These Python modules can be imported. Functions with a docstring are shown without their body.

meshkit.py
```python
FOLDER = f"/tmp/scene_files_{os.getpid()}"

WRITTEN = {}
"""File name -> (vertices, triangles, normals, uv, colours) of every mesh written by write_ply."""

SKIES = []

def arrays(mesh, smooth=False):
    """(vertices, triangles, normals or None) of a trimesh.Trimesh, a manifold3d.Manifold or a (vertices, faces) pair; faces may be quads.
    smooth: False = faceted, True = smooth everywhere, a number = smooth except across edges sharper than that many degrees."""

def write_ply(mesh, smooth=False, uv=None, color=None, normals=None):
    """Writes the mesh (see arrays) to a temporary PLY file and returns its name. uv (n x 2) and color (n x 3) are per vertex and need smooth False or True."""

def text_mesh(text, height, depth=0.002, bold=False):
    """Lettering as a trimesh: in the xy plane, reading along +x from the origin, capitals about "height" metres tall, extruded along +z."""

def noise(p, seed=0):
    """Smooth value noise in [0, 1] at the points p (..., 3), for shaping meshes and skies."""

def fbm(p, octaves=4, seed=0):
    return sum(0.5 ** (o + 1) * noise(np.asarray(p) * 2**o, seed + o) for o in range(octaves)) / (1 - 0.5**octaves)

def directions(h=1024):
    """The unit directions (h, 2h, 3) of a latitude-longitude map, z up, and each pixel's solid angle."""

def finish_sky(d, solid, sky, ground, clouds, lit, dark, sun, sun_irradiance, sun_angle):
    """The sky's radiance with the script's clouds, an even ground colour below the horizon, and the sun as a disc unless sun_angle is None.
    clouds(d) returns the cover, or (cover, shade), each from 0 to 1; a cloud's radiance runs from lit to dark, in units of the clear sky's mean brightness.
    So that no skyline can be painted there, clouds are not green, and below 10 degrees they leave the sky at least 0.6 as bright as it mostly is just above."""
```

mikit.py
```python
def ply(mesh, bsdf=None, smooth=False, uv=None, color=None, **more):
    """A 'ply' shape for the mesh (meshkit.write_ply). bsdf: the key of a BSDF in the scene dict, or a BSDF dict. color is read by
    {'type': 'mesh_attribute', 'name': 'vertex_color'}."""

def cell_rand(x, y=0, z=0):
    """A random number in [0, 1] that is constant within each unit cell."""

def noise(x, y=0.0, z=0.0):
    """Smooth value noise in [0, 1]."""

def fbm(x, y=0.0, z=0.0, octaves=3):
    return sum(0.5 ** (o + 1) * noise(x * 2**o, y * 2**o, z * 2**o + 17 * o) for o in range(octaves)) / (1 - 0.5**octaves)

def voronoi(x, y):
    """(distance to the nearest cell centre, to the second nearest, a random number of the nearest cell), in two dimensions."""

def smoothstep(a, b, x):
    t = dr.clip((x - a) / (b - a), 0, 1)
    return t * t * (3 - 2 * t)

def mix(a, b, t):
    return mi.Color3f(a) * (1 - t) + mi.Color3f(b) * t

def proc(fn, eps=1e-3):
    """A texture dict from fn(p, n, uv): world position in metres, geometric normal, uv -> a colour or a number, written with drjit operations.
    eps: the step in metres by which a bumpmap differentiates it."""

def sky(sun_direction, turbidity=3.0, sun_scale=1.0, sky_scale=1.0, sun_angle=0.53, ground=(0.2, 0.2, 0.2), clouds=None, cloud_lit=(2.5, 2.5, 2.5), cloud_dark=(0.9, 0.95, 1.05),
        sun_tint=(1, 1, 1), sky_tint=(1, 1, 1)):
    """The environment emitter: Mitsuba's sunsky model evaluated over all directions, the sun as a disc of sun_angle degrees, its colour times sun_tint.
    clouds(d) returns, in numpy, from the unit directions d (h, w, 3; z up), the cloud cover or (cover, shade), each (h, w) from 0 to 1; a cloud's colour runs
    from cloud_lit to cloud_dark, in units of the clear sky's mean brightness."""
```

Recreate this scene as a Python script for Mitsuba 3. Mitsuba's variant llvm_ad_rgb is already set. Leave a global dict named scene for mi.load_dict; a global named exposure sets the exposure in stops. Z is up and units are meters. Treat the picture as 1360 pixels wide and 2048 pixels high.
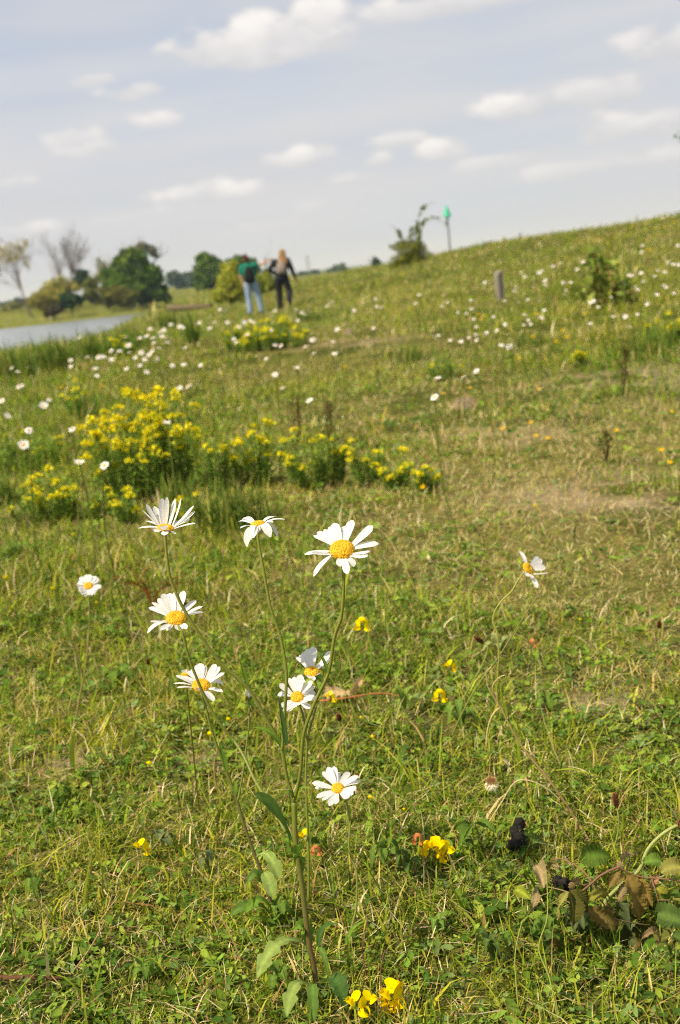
import math, random, zlib
import numpy as np, trimesh, manifold3d as m3, mitsuba as mi, mikit, meshkit
import drjit as dr
from scipy.interpolate import PchipInterpolator
from scipy.ndimage import gaussian_filter, map_coordinates
T = mi.ScalarTransform4f
rng = np.random.default_rng(7)
random.seed(7)
scene, labels = {}, {}

# ------------------------------------------------------------------ camera, sky, exposure
W, H, FOC = 1360.0, 2048.0, 2400.0            # the photograph's frame and focal length in its pixels
EYE = np.array([0.0, 0.0, 0.60])
PITCH, ROLL = math.atan(486 / FOC), math.radians(6.3)
F0 = np.array([0, math.cos(PITCH), -math.sin(PITCH)])
U0 = np.array([0, math.sin(PITCH), math.cos(PITCH)])
R0 = np.array([1.0, 0, 0])
RC = math.cos(ROLL) * R0 - math.sin(ROLL) * U0
UC = math.sin(ROLL) * R0 + math.cos(ROLL) * U0
scene['camera'] = {'type': 'thinlens', 'fov': 2 * math.degrees(math.atan(H / 2 / FOC)), 'fov_axis': 'y',
                   'to_world': T().look_at(origin=EYE.tolist(), target=(EYE + F0).tolist(), up=UC.tolist()),
                   'aperture_radius': 0.0019, 'focus_distance': 0.98, 'near_clip': 0.05, 'far_clip': 6000.0}
exposure = 2.13
SUN = np.array([-0.66, -0.42, 0.95])


def azel(u, v):
    d = ray(u, v)
    return math.degrees(math.atan2(d[0], d[1])), math.degrees(math.asin(d[2]))


def ray(u, v):
    d = (u - W / 2) / FOC * RC + (H / 2 - v) / FOC * UC + F0
    return d / np.linalg.norm(d)


# single cumulus of the photograph: (azimuth, elevation, half width, half height) in degrees, from where they stand
CL = [(540, 75, 150, 55, 1), (625, 35, 75, 45, 1), (440, 105, 95, 45, .8), (900, 8, 190, 28, .7), (1285, 75, 60, 32, .9), (1350, 85, 80, 40, .6),
      (1040, 208, 85, 26, .9), (1180, 190, 120, 30, .5), (272, 184, 62, 20, .75), (322, 240, 52, 18, .75), (182, 160, 45, 14, .35), (150, 280, 60, 26, .6),
      (185, 298, 80, 20, .5), (598, 316, 85, 24, .85), (765, 322, 40, 20, .55), (882, 302, 58, 24, .8), (790, 284, 60, 16, .5), (400, 388, 140, 24, .9),
      (440, 372, 60, 20, .7), (1240, 255, 110, 34, .6), (1330, 235, 60, 24, .7), (1150, 340, 130, 22, .4), (1000, 325, 90, 18, .4), (1290, 320, 110, 22, .5), (60, 460, 90, 15, .6),
      (30, 366, 55, 13, .5), (622, 413, 65, 13, .45), (720, 356, 60, 12, .4), (300, 425, 80, 12, .4), (530, 450, 60, 12, .3), (230, 440, 70, 12, .3)]


def clouds(d):
    az = np.degrees(np.arctan2(d[..., 0], d[..., 1]))
    el = np.degrees(np.arcsin(np.clip(d[..., 2], -1, 1)))
    p = np.stack([az / 9.0, el / 4.0, az * 0], -1)
    fine = meshkit.fbm(np.stack([az / 1.5, el / .8, az * 0], -1), 5, 3)
    broad = meshkit.fbm(p, 4, 11)
    streak = meshkit.fbm(np.stack([az / 14.0, el / 1.1 - az / 40, az * 0 + 4], -1), 4, 17)
    veil = 0.72 + 0.6 * (broad - 0.5) + 0.36 * (streak - .5) + 0.34 * np.exp(-np.maximum(el, 0) / 8) - .10 * np.clip((el - 8) / 10, 0, 1)
    cover, shade = np.clip(veil, 0, 0.96), np.full(az.shape, 0.86) - 0.24 * (streak - .5)
    cum, low = np.zeros(az.shape), np.zeros(az.shape)
    def puff(ca, ce, ra, re, k):
        q = np.hypot((az - ca) / ra, (el - ce) / np.where(el > ce, re, re * .75)) + 1.55 * (fine - 0.5)
        m = np.clip((1.06 - q) / 0.50, 0, 1) ** 1.2 * k
        np.maximum(cum, m, out=cum)
        lo = np.clip(.50 - 0.62 * (el - ce) / re + .10 * (az - ca) / ra + .9 * (fine - .5), 0, 1)
        np.copyto(low, np.where(m >= cum, lo, low))
    for u, v, a, b, k in CL:
        ca, ce = azel(u, v)
        puff(ca, ce, a / 42.0, b / 42.0, k * 1.1)
    r2 = np.random.default_rng(5)                       # the same kind of fair-weather cumulus all round the sky
    for i in range(150):
        ca, ce = r2.uniform(-180, 180), 2 + 40 * r2.random() ** 1.7
        if abs(ca) < 20 and ce < 15:
            continue
        s = (.35 + ce / 16) * r2.uniform(.7, 1.5)
        puff(ca, ce, 2.0 * s, .75 * s, r2.uniform(.5, 1))
    return np.clip(cover + cum * .9, 0, 1), np.clip(shade * (1 - cum) + low * cum, 0, 1)


scene['sky'] = mikit.sky(SUN.tolist(), turbidity=4.0, sun_scale=1.0, sky_scale=1.0, ground=(0.12, 0.13, 0.05), clouds=clouds,
                         cloud_lit=(2.25, 2.16, 2.08), cloud_dark=(1.46, 1.47, 1.53), sun_tint=(0.97, 1.0, 1.02), sky_tint=(1.06, .99, 1.0))


# ------------------------------------------------------------------ helpers
def lin(r, g, b):
    c = np.array([r, g, b]) / 255.0
    return np.where(c <= 0.04045, c / 12.92, ((c + 0.055) / 1.055) ** 2.4)


_count = {}


def numbered(name):
    n = _count.get(name, 0)
    _count[name] = n + 1
    return name if n == 0 else f'{name}_{n:03d}'


def thing(name, label, cat, group=None, kind=None):
    global rng
    k = numbered(name)
    rng = np.random.default_rng(zlib.crc32((k + label).encode()))   # every thing has its own random numbers
    labels[k] = {'label': label, 'category': cat}
    if group:
        labels[k]['group'] = group
    if kind:
        labels[k]['kind'] = kind
    return k


def part(holder, name, shape, label=None, kind=None):
    k = numbered(f'{holder}__{name}')
    scene[k] = shape
    if label or kind:
        labels[k] = {**({'label': label} if label else {}), **({'kind': kind} if kind else {})}
    return k


def norm(v):
    v = np.asarray(v, float)
    return v / np.maximum(np.linalg.norm(v, axis=-1, keepdims=True), 1e-12)


def catmull(P, n):
    P = np.asarray(P, float)
    if len(P) < 3:
        t = np.linspace(0, 1, n)[:, None]
        return P[0] * (1 - t) + P[-1] * t
    s = np.concatenate([[0], np.cumsum(np.linalg.norm(np.diff(P, axis=0), axis=1))])
    return PchipInterpolator(s, P, axis=0)(np.linspace(0, s[-1], n))


def tube(P, r0, r1=None, n=24, sides=7, color=None):
    """A tapering tube through the points; returns (vertices, faces, colours)."""
    P = catmull(P, n)
    r = np.linspace(r0, r0 if r1 is None else r1, n)
    t = norm(np.gradient(P, axis=0))
    a = norm(np.cross(t[0], [0.3, 0.9, 0.2]))
    V = []
    for i in range(n):
        a = norm(a - t[i] * (a @ t[i]))
        b = np.cross(t[i], a)
        g = np.arange(sides) / sides * 2 * np.pi
        V.append(P[i] + r[i] * (np.cos(g)[:, None] * a + np.sin(g)[:, None] * b))
    V = np.vstack(V + [P[:1], P[-1:]])
    i, j = np.meshgrid(np.arange(n - 1), np.arange(sides), indexing='ij')
    j2 = (j + 1) % sides
    q = np.stack([i * sides + j, i * sides + j2, (i + 1) * sides + j2, (i + 1) * sides + j], -1).reshape(-1, 4)
    F = np.vstack([q[:, [0, 1, 2]], q[:, [0, 2, 3]]])
    js = np.arange(sides)
    F = np.vstack([F, np.stack([js * 0 + n * sides, (js + 1) % sides, js], 1), np.stack([js * 0 + n * sides + 1, (n - 1) * sides + js, (n - 1) * sides + (js + 1) % sides], 1)])
    C = None
    if color is not None:
        c0, c1 = np.asarray(color[0]), np.asarray(color[-1])
        w = np.concatenate([np.repeat(np.linspace(0, 1, n), sides), [0, 1]])[:, None]
        C = c0 * (1 - w) + c1 * w
    return V, F, C


def merge(ms):
    V, F, C, o = [], [], [], 0
    for v, f, c in ms:
        V.append(v); F.append(np.asarray(f) + o); o += len(v)
        C.append(np.broadcast_to(c, (len(v), 3)) if c is not None else np.full((len(v), 3), .3))
    return np.vstack(V), np.vstack(F), np.vstack(C)


def shp(m, bsdf, smooth=True):
    """A shape dict from (vertices, faces, colours)."""
    v, f, c = m
    return mikit.ply((v, f), bsdf, smooth=smooth, color=None if c is None else np.clip(np.broadcast_to(c, (len(v), 3)), 0.002, .95))


def blades(pos, az, lean, curl, L, Wd, col, K=3, tip=1.12, twist=None):
    """Curved blades, all at once. pos (N,3); returns (vertices, faces, colours)."""
    N = len(pos)
    d = np.stack([np.sin(az), np.cos(az), 0 * az], 1)
    tw = az + np.pi / 2 + (rng.normal(0, .5, N) if twist is None else twist)
    side = np.stack([np.sin(tw), np.cos(tw), 0 * tw], 1)
    p, rows, cols = np.array(pos, float), [], []
    for k in range(K + 1):
        s = k / K
        w = Wd * (.55 if k == 0 else 1.0) * (1 - s) ** .65
        if k < K:
            rows += [p - side * (w / 2)[:, None], p + side * (w / 2)[:, None]]
            cols += [col * (1 + (tip - 1) * s)] * 2
        else:
            rows += [p]
            cols += [col * tip]
        th = np.minimum(lean + curl * (s + .5 / K), 1.75)
        p = p + (L / K)[:, None] * (np.sin(th)[:, None] * d + np.cos(th)[:, None] * [0, 0, 1.0])
    nv = 2 * K + 1
    V = np.stack(rows, 1).reshape(-1, 3)
    C = np.stack(cols, 1).reshape(-1, 3)
    f = []
    for k in range(K - 1):
        f += [[2 * k, 2 * k + 1, 2 * k + 3], [2 * k, 2 * k + 3, 2 * k + 2]]
    f += [[2 * K - 2, 2 * K - 1, 2 * K]]
    Fc = (np.arange(N)[:, None, None] * nv + np.array(f)[None]).reshape(-1, 3)
    return V, Fc, C


def leaf_strip(P, width, up, rows=12, teeth=0, tooth=.25, shape='oval', fold=.25, col=(.1, .15, .03), wave=0.0, pale=1.25):
    """One leaf along the points P, folded along its midrib, with a toothed outline."""
    P = catmull(P, rows)
    t = norm(np.gradient(P, axis=0))
    s = np.linspace(0, 1, rows)
    if shape == 'oval':
        w = np.sin(np.pi * np.clip(s * .96 + .02, 0, 1) ** .8)
    elif shape == 'spoon':
        w = .22 + .78 * np.clip((s - .15) / .5, 0, 1) ** 1.3
        w *= np.sqrt(np.clip(1 - np.clip((s - .72) / .28, 0, 1) ** 2, 0, 1)) * .97 + .03
    else:
        w = np.clip(s / .12, .35, 1) * (1 - s ** 2.2) + .02
    w0 = w.copy()
    if teeth:
        ph = s * teeth
        w = w * (1 - tooth * (ph - np.floor(ph)))
    side = norm(np.cross(t, np.broadcast_to(up, t.shape)))
    nrm = np.cross(side, t)
    half = (width / 2 * w)[:, None]
    deep = (width / 2 * w0)[:, None]
    P = P.copy()
    wv = (wave * width * np.sin(s * 9 + rng.uniform(0, 6)))[:, None]
    Lf = P - side * half + nrm * (deep * fold + wv)
    Rt = P + side * half + nrm * (deep * fold - wv)
    ml = P - side * deep * .42 + nrm * (deep * fold * .55)
    mr = P + side * deep * .42 + nrm * (deep * fold * .55)
    V = np.stack([Lf, ml, P, mr, Rt], 1).reshape(-1, 3)
    F = []
    for i in range(rows - 1):
        for j in range(4):
            a = i * 5 + j
            F += [[a, a + 1, a + 6], [a, a + 6, a + 5]]
    c = np.asarray(col, float)
    vein = 1 + .06 * (np.arange(rows) % 3 == 0)
    C = np.stack([c * .95, c * .94, c * pale, c * .94, c * .95]) * vein[:, None, None] * rng.uniform(.86, 1.14, (rows, 5, 1))
    return V, np.array(F), C.reshape(-1, 3)


def hull(*balls, n=12):
    pts = []
    for p, r in balls:
        s = trimesh.creation.icosphere(subdivisions=1, radius=1.0).vertices
        pts.append(np.asarray(p) + s * np.asarray(r))
    return m3.Manifold.hull_points(np.vstack(pts))


def blob(parts_, edge=.03, it=8):
    m = parts_[0]
    for q in parts_[1:]:
        m = m + q
    m = m.refine_to_length(edge)
    me = m.to_mesh()
    tm = trimesh.Trimesh(me.vert_properties[:, :3], me.tri_verts, process=True)
    trimesh.smoothing.filter_taubin(tm, iterations=it)
    return tm


# ------------------------------------------------------------------ materials
VC = {'type': 'mesh_attribute', 'name': 'vertex_color'}
def thin(dt, rough=.55, base=VC):
    return {'type': 'principledthin', 'base_color': base, 'roughness': rough, 'diff_trans': dt, 'spec_trans': 0.0, 'eta': 1.35, 'spec_tint': 0.0}
scene['leaf_matter'] = thin(.55, .5)
scene['grass_matter'] = thin(.55, .6)
scene['petal_matter'] = thin(.65, .6)
scene['dull_matter'] = {'type': 'twosided', 'bsdf': {'type': 'diffuse', 'reflectance': VC}}
scene['stem_matter'] = {'type': 'principled', 'base_color': VC, 'roughness': .5, 'specular': .4}


def disc_colour(p, n, uv):
    a, b, r = mikit.voronoi(p.x * 950, p.y * 950 + p.z * 700)
    return mikit.mix((.40, .16, .006), (.82, .50, .02), mikit.smoothstep(.75, .2, a) * .75 + .25 * r)
scene['disc_matter'] = {'type': 'principled', 'base_color': mikit.proc(disc_colour), 'roughness': .7, 'specular': .2}


SPOTS = [(lambda r, a, b: ((EYE - r * EYE[2] / r[2])[0], (EYE - r * EYE[2] / r[2])[1], a, b))(ray(u, v), a, b) for u, v, a, b in ((1195, 985, .24, .20), (1345, 752, .5, .7), (1000, 872, .22, .26), (1290, 1010, .2, .12), (1010, 1745, .02, .015), (395, 1530, .04, .03), (150, 1530, .06, .04), (1180, 1400, .08, .06), (720, 700, .35, .4))]


def bare(x, y):
    return sum(np.exp(-(((x - a) / c) ** 2 + ((y - b) / d) ** 2)) for a, b, c, d in SPOTS)


def ground_colour(p, n, uv):
    a = mikit.fbm(p.x * .55, p.y * .55, 0.0, 4)
    b = mikit.fbm(p.x * 6, p.y * 6, 3.0, 4)
    c = mikit.fbm(p.x * 45, p.y * 45, 9.0, 3)
    g = mikit.mix((.055, .070, .014), (.115, .125, .028), mikit.smoothstep(.3, .7, b))
    g = mikit.mix(g, (.20, .165, .065), mikit.smoothstep(.52, .74, a) * .45)
    soil = sum(dr.exp(-(dr.square((p.x - a_) / c_) + dr.square((p.y - b_) / d_))) for a_, b_, c_, d_ in SPOTS)
    g = mikit.mix(g, (.34, .26, .17), dr.clip(soil * .75 * mikit.smoothstep(.25, .65, b), 0, 1))
    far = mikit.mix((.13, .155, .030), (.20, .205, .050), mikit.fbm(p.x * .12, p.y * .12, 5.0, 4))
    g = mikit.mix(g, far, mikit.smoothstep(55, 90, p.y))
    return mikit.mix(g * .62, g * 1.3, c)
scene['turf_matter'] = {'type': 'twosided', 'bsdf': {'type': 'diffuse', 'reflectance': mikit.proc(ground_colour)}}
scene['bark_matter'] = {'type': 'diffuse', 'reflectance': VC}


def water_bump(p, n, uv):
    return .05 * mikit.fbm(p.x * .9, p.y * 1.4, 0.0, 3) + .014 * mikit.fbm(p.x * 5, p.y * 5, 4.0, 2)
scene['water_matter'] = {'type': 'bumpmap', 'scale': 1.0, 'tex': mikit.proc(water_bump, eps=.03),
                         'bsdf': {'type': 'principled', 'base_color': {'type': 'rgb', 'value': [.16, .18, .19]}, 'roughness': .25, 'specular': .5}}


def wood_colour(p, n, uv):
    g = mikit.fbm(p.x * 60, p.y * 60, p.z * 5, 3)
    return mikit.mix((.13, .11, .085), (.36, .33, .27), g)
scene['wood_matter'] = {'type': 'diffuse', 'reflectance': mikit.proc(wood_colour)}


def soil_colour(p, n, uv):
    g = mikit.fbm(p.x * 30, p.y * 30, p.z * 30, 4)
    return mikit.mix((.13, .095, .055), (.32, .26, .17), g)
scene['soil_matter'] = {'type': 'diffuse', 'reflectance': mikit.proc(soil_colour)}


# ------------------------------------------------------------------ the lie of the land
WATER_Z = -2.2
# per column: picture x at the horizon, then (distance, height) or (distance, None, picture pixels below the horizon)
def o(d, off):
    return (d, .6 - d * off / FOC)
NEAR = [(.3, 0), (3, 0), (7, 0.0)]
COLS = [
    (-1300, NEAR + [(14, .0), (24, -.9), (38, -2.1), (55, -3.2), (130, -3.2), (148, -2.25), (156, -1.6), (172, -.4), (300, -.5), (3000, -.5)]),
    (0, NEAR + [(14, .02), (24, -.9), (38, -2.1), (55, -3.2), (130, -3.2), (148, -2.25), (156, -1.6), (172, -.35), (300, -.5), (3000, -.5)]),
    (180, NEAR + [(14, .03), o(25, 93), o(50, 86), o(78, 78), (92, -2.7), (130, -3.2), (147, -2.25), (156, -1.5), (175, -.5), (300, -.6), (3000, -.5)]),
    (270, NEAR + [(14, .03), o(22, 88), o(45, 72), o(80, 61), o(112, 51), (126, -2.5), (138, -2.8), (147, -2.3), (158, -1.4), (180, -.9), (300, -.6), (3000, -.5)]),
    (335, NEAR + [o(14, 98), o(20, 86), o(35, 74), o(60, 60), o(100, 46), (128, -1.75), (140, -2.7), (156, -2.6), (172, -1.7), (200, -1.2), (300, -.9), (3000, -.5)]),
    (400, NEAR + [o(14, 100), o(20, 90), o(35, 76), o(60, 58), o(100, 42), (140, -1.5), (180, -1.4), (240, -1.0), (3000, -.5)]),
    (480, NEAR + [o(14, 100), o(20, 97), o(35, 79), o(55, 56), o(90, 36), (150, -1.0), (3000, -.5)]),
    (545, NEAR + [o(14, 102), o(22, 92), o(35, 76), o(44, 50), o(52, 31), (70, -.4), (150, -1.0), (3000, -.5)]),
    (620, NEAR + [o(14, 100), o(22, 88), o(35, 58), o(48, 30), o(60, 16), (80, -.2), (150, -1.0), (3000, -.5)]),
    (700, NEAR + [o(14, 98), o(24, 72), o(40, 34), o(60, 12), (85, -.2), (150, -1.0), (3000, -.5)]),
    (790, NEAR + [o(14, 98), o(24, 62), o(40, 22), o(58, 6), (80, .2), (150, -1.0), (3000, -.5)]),
    (900, NEAR + [o(14, 98), o(22, 66), o(36, 20), o(54, -6), (70, .55), (150, -.9), (3000, -.5)]),
    (1000, NEAR + [o(14, 98), o(20, 74), o(33, 18), o(48, -13), (65, .6), (150, -.9), (3000, -.5)]),
    (1150, NEAR + [o(13, 96), o(19, 62), o(30, 8), o(42, -19), (58, .7), (150, -.9), (3000, -.5)]),
    (1360, NEAR + [o(12, 96), o(18, 52), o(26, 2), o(36, -24), (52, .7), (150, -.9), (3000, -.5)]),
    (1700, NEAR + [o(12, 92), o(18, 46), o(26, -4), o(35, -28), (52, .7), (150, -.9), (3000, -.5)]),
    (2600, NEAR + [o(12, 100), o(18, 60), o(26, 12), o(35, -10), (52, .5), (150, -.9), (3000, -.5)])]


def horizon_v(u):
    return 535.3 - math.tan(ROLL) * (u - 680)


LG = np.linspace(math.log(.3), math.log(3000), 500)
AZG = np.arange(-60, 60.01, .5)
_a = np.array([azel(c[0], horizon_v(c[0]))[0] for c in COLS])
_prof = np.array([PchipInterpolator([math.log(p[0]) for p in c[1]], [p[1] for p in c[1]])(LG) for c in COLS])
TAB = np.stack([np.interp(AZG, _a, _prof[:, j]) for j in range(len(LG))], 1)
TAB = gaussian_filter(TAB, (1.2, 2.0), mode='nearest')


_h = ray(1300, 1872)
HOLLOW = (EYE - _h * EYE[2] / _h[2])[:2]


def in_hollow(x, y):
    return np.exp(-(((x - HOLLOW[0]) / .034) ** 2 + ((y - HOLLOW[1]) / .026) ** 2))


def land(x, y):
    """Height of the ground, all at once."""
    x, y = np.asarray(x, float), np.asarray(y, float)
    az = np.degrees(np.arctan2(x, y))
    dd = np.maximum(np.hypot(x, y), .31)
    i = np.clip((az + 60) / .5, 0, len(AZG) - 1.001)
    j = np.clip((np.log(dd) - LG[0]) / (LG[1] - LG[0]), 0, len(LG) - 1.001)
    z = map_coordinates(TAB, [i.ravel(), j.ravel()], order=1).reshape(x.shape)
    back = np.clip((np.abs(az) - 62) / 25, 0, 1)
    z = z * (1 - back) + back * (-.1 - .4 * np.clip((dd - 10) / 100, 0, 1))
    p = np.stack([x, y, 0 * x], -1)
    z = z + .030 * (meshkit.noise(p * 2.6, 1) - .5) * np.clip(dd / 1.5, .4, 1) + .016 * (meshkit.noise(p * 9, 2) - .5) * (dd < 30)
    z = z - .05 * in_hollow(x, y)
    z = z + .16 * (meshkit.noise(p * .45, 3) - .5) * np.clip((dd - 3.5) / 8, 0, 1) * np.clip((90 - dd) / 40, 0, 1)
    return z


DG = np.exp(np.linspace(math.log(.4), math.log(450), 1500))


def hit(u, v, h=0.0):
    """Where the sight line through a picture point comes down to h metres above the ground."""
    r = ray(u, v)
    k = DG / math.hypot(r[0], r[1])
    P = EYE + k[:, None] * r
    below = P[:, 2] - land(P[:, 0], P[:, 1]) - h
    i = np.argmax(below < 0)
    if below[i] >= 0:
        i = len(DG) - 1
    if i == 0:
        return P[0]
    t = below[i - 1] / (below[i - 1] - below[i])
    return P[i - 1] * (1 - t) + P[i] * t


def at(u, v, D):
    """The point on that sight line at the horizontal distance D."""
    r = ray(u, v)
    return EYE + r * D / math.hypot(r[0], r[1])


def on_ground(x, y, dz=0.0):
    return np.array([x, y, float(land(np.array([x]), np.array([y]))[0]) + dz])


# ground sheet: rings round the viewer, close together near by
ra = np.exp(np.linspace(math.log(.05), math.log(3000), 520))
aa = np.radians(np.concatenate([np.arange(-180, -40, 4), np.arange(-40, 40, .25), np.arange(40, 180, 4)]))
rr, tt = np.meshgrid(ra, aa, indexing='ij')
gx, gy = rr * np.sin(tt), rr * np.cos(tt)
gz = land(gx, gy)
n0, n1 = gx.shape
i, j = np.meshgrid(np.arange(n0 - 1), np.arange(n1), indexing='ij')
j2 = (j + 1) % n1
q = np.stack([i * n1 + j, i * n1 + j2, (i + 1) * n1 + j2, (i + 1) * n1 + j], -1).reshape(-1, 4)
gv = np.stack([gx, gy, gz], -1).reshape(-1, 3)
scene['ground'] = mikit.ply((np.vstack([gv, [[0, 0, gz[0].mean()]]]), np.vstack([q[:, [0, 1, 2]], q[:, [0, 2, 3]], np.stack([np.full(n1, len(gv)), np.arange(n1), (np.arange(n1) + 1) % n1], 1)])), 'turf_matter', smooth=True)
labels['ground'] = {'kind': 'structure', 'label': 'meadow ground of short turf sloping from the river bank up to a grassy ridge'}

wx, wy = np.meshgrid(np.linspace(-320, 60, 60), np.linspace(18, 230, 50), indexing='ij')
wi = np.arange(60 * 50).reshape(60, 50)
wq = np.stack([wi[:-1, :-1], wi[1:, :-1], wi[1:, 1:], wi[:-1, 1:]], -1).reshape(-1, 4)
scene['river'] = mikit.ply((np.stack([wx, wy, 0 * wx + WATER_Z], -1).reshape(-1, 3), wq), 'water_matter', smooth=True)
labels['river'] = {'kind': 'structure', 'label': 'pale grey river reflecting the sky between grassy banks'}

# ------------------------------------------------------------------ grass and small ground plants (nobody could count them)
PATH = np.array([hit(u, v)[:2] for u, v in ((1420, 1130), (1200, 985), (1010, 860), (860, 770), (700, 700), (600, 668))])


def worn(x, y):
    """How trodden and dry the turf is, 0 to 1."""
    q = np.stack([x, y], -1)
    d = np.full(x.shape, 1e9)
    for a, b in zip(PATH[:-1], PATH[1:]):
        t = np.clip(((q - a) @ (b - a)) / ((b - a) @ (b - a)), 0, 1)
        d = np.minimum(d, np.linalg.norm(q - a - t[..., None] * (b - a), axis=-1))
    dist = np.hypot(x, y)
    n = meshkit.fbm(np.stack([x * 1.3, y * 1.3, 0 * x], -1), 3, 21)
    m = meshkit.fbm(np.stack([x * 5, y * 5, 0 * x], -1), 3, 22)
    return np.clip(np.exp(-(d / (.28 + .10 * dist)) ** 2) * (.35 + .9 * n) + 1.1 * (n - .52) + .7 * (m - .5), 0, 1)


def scatter(d0, d1, per_m2, half_deg, centre=0.0):
    a = math.radians(half_deg)
    n = int(per_m2 * a * (d1 ** 2 - d0 ** 2))
    d = np.sqrt(rng.uniform(d0 ** 2, d1 ** 2, n))
    t = rng.uniform(-a, a, n) + math.radians(centre)
    return d * np.sin(t), d * np.cos(t), d


GREENS = np.array([lin(118, 134, 38), lin(148, 158, 50), lin(92, 116, 30), lin(72, 98, 28), lin(160, 162, 62), lin(132, 146, 54), lin(104, 126, 48)])
LEAFG = np.array([lin(104, 128, 50), lin(84, 112, 46), lin(122, 146, 62), lin(140, 156, 66), lin(74, 100, 46), lin(116, 136, 84)])
STRAWS = np.array([lin(205, 190, 130), lin(186, 160, 100), lin(222, 208, 160), lin(160, 128, 84), lin(176, 168, 100)])


def pick(pal, n, spread=.18):
    c = pal[rng.integers(0, len(pal), n)] * (np.array([1.06, 1.10, .88]) if pal is GREENS or pal is LEAFG else 1.0)
    return c * rng.uniform(1 - spread, 1 + spread, (n, 1)) * rng.uniform(.93, 1.07, (n, 3))


def wet(x, y, z):
    return (z > WATER_Z + .05) & (in_hollow(x, y) < .35)


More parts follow.
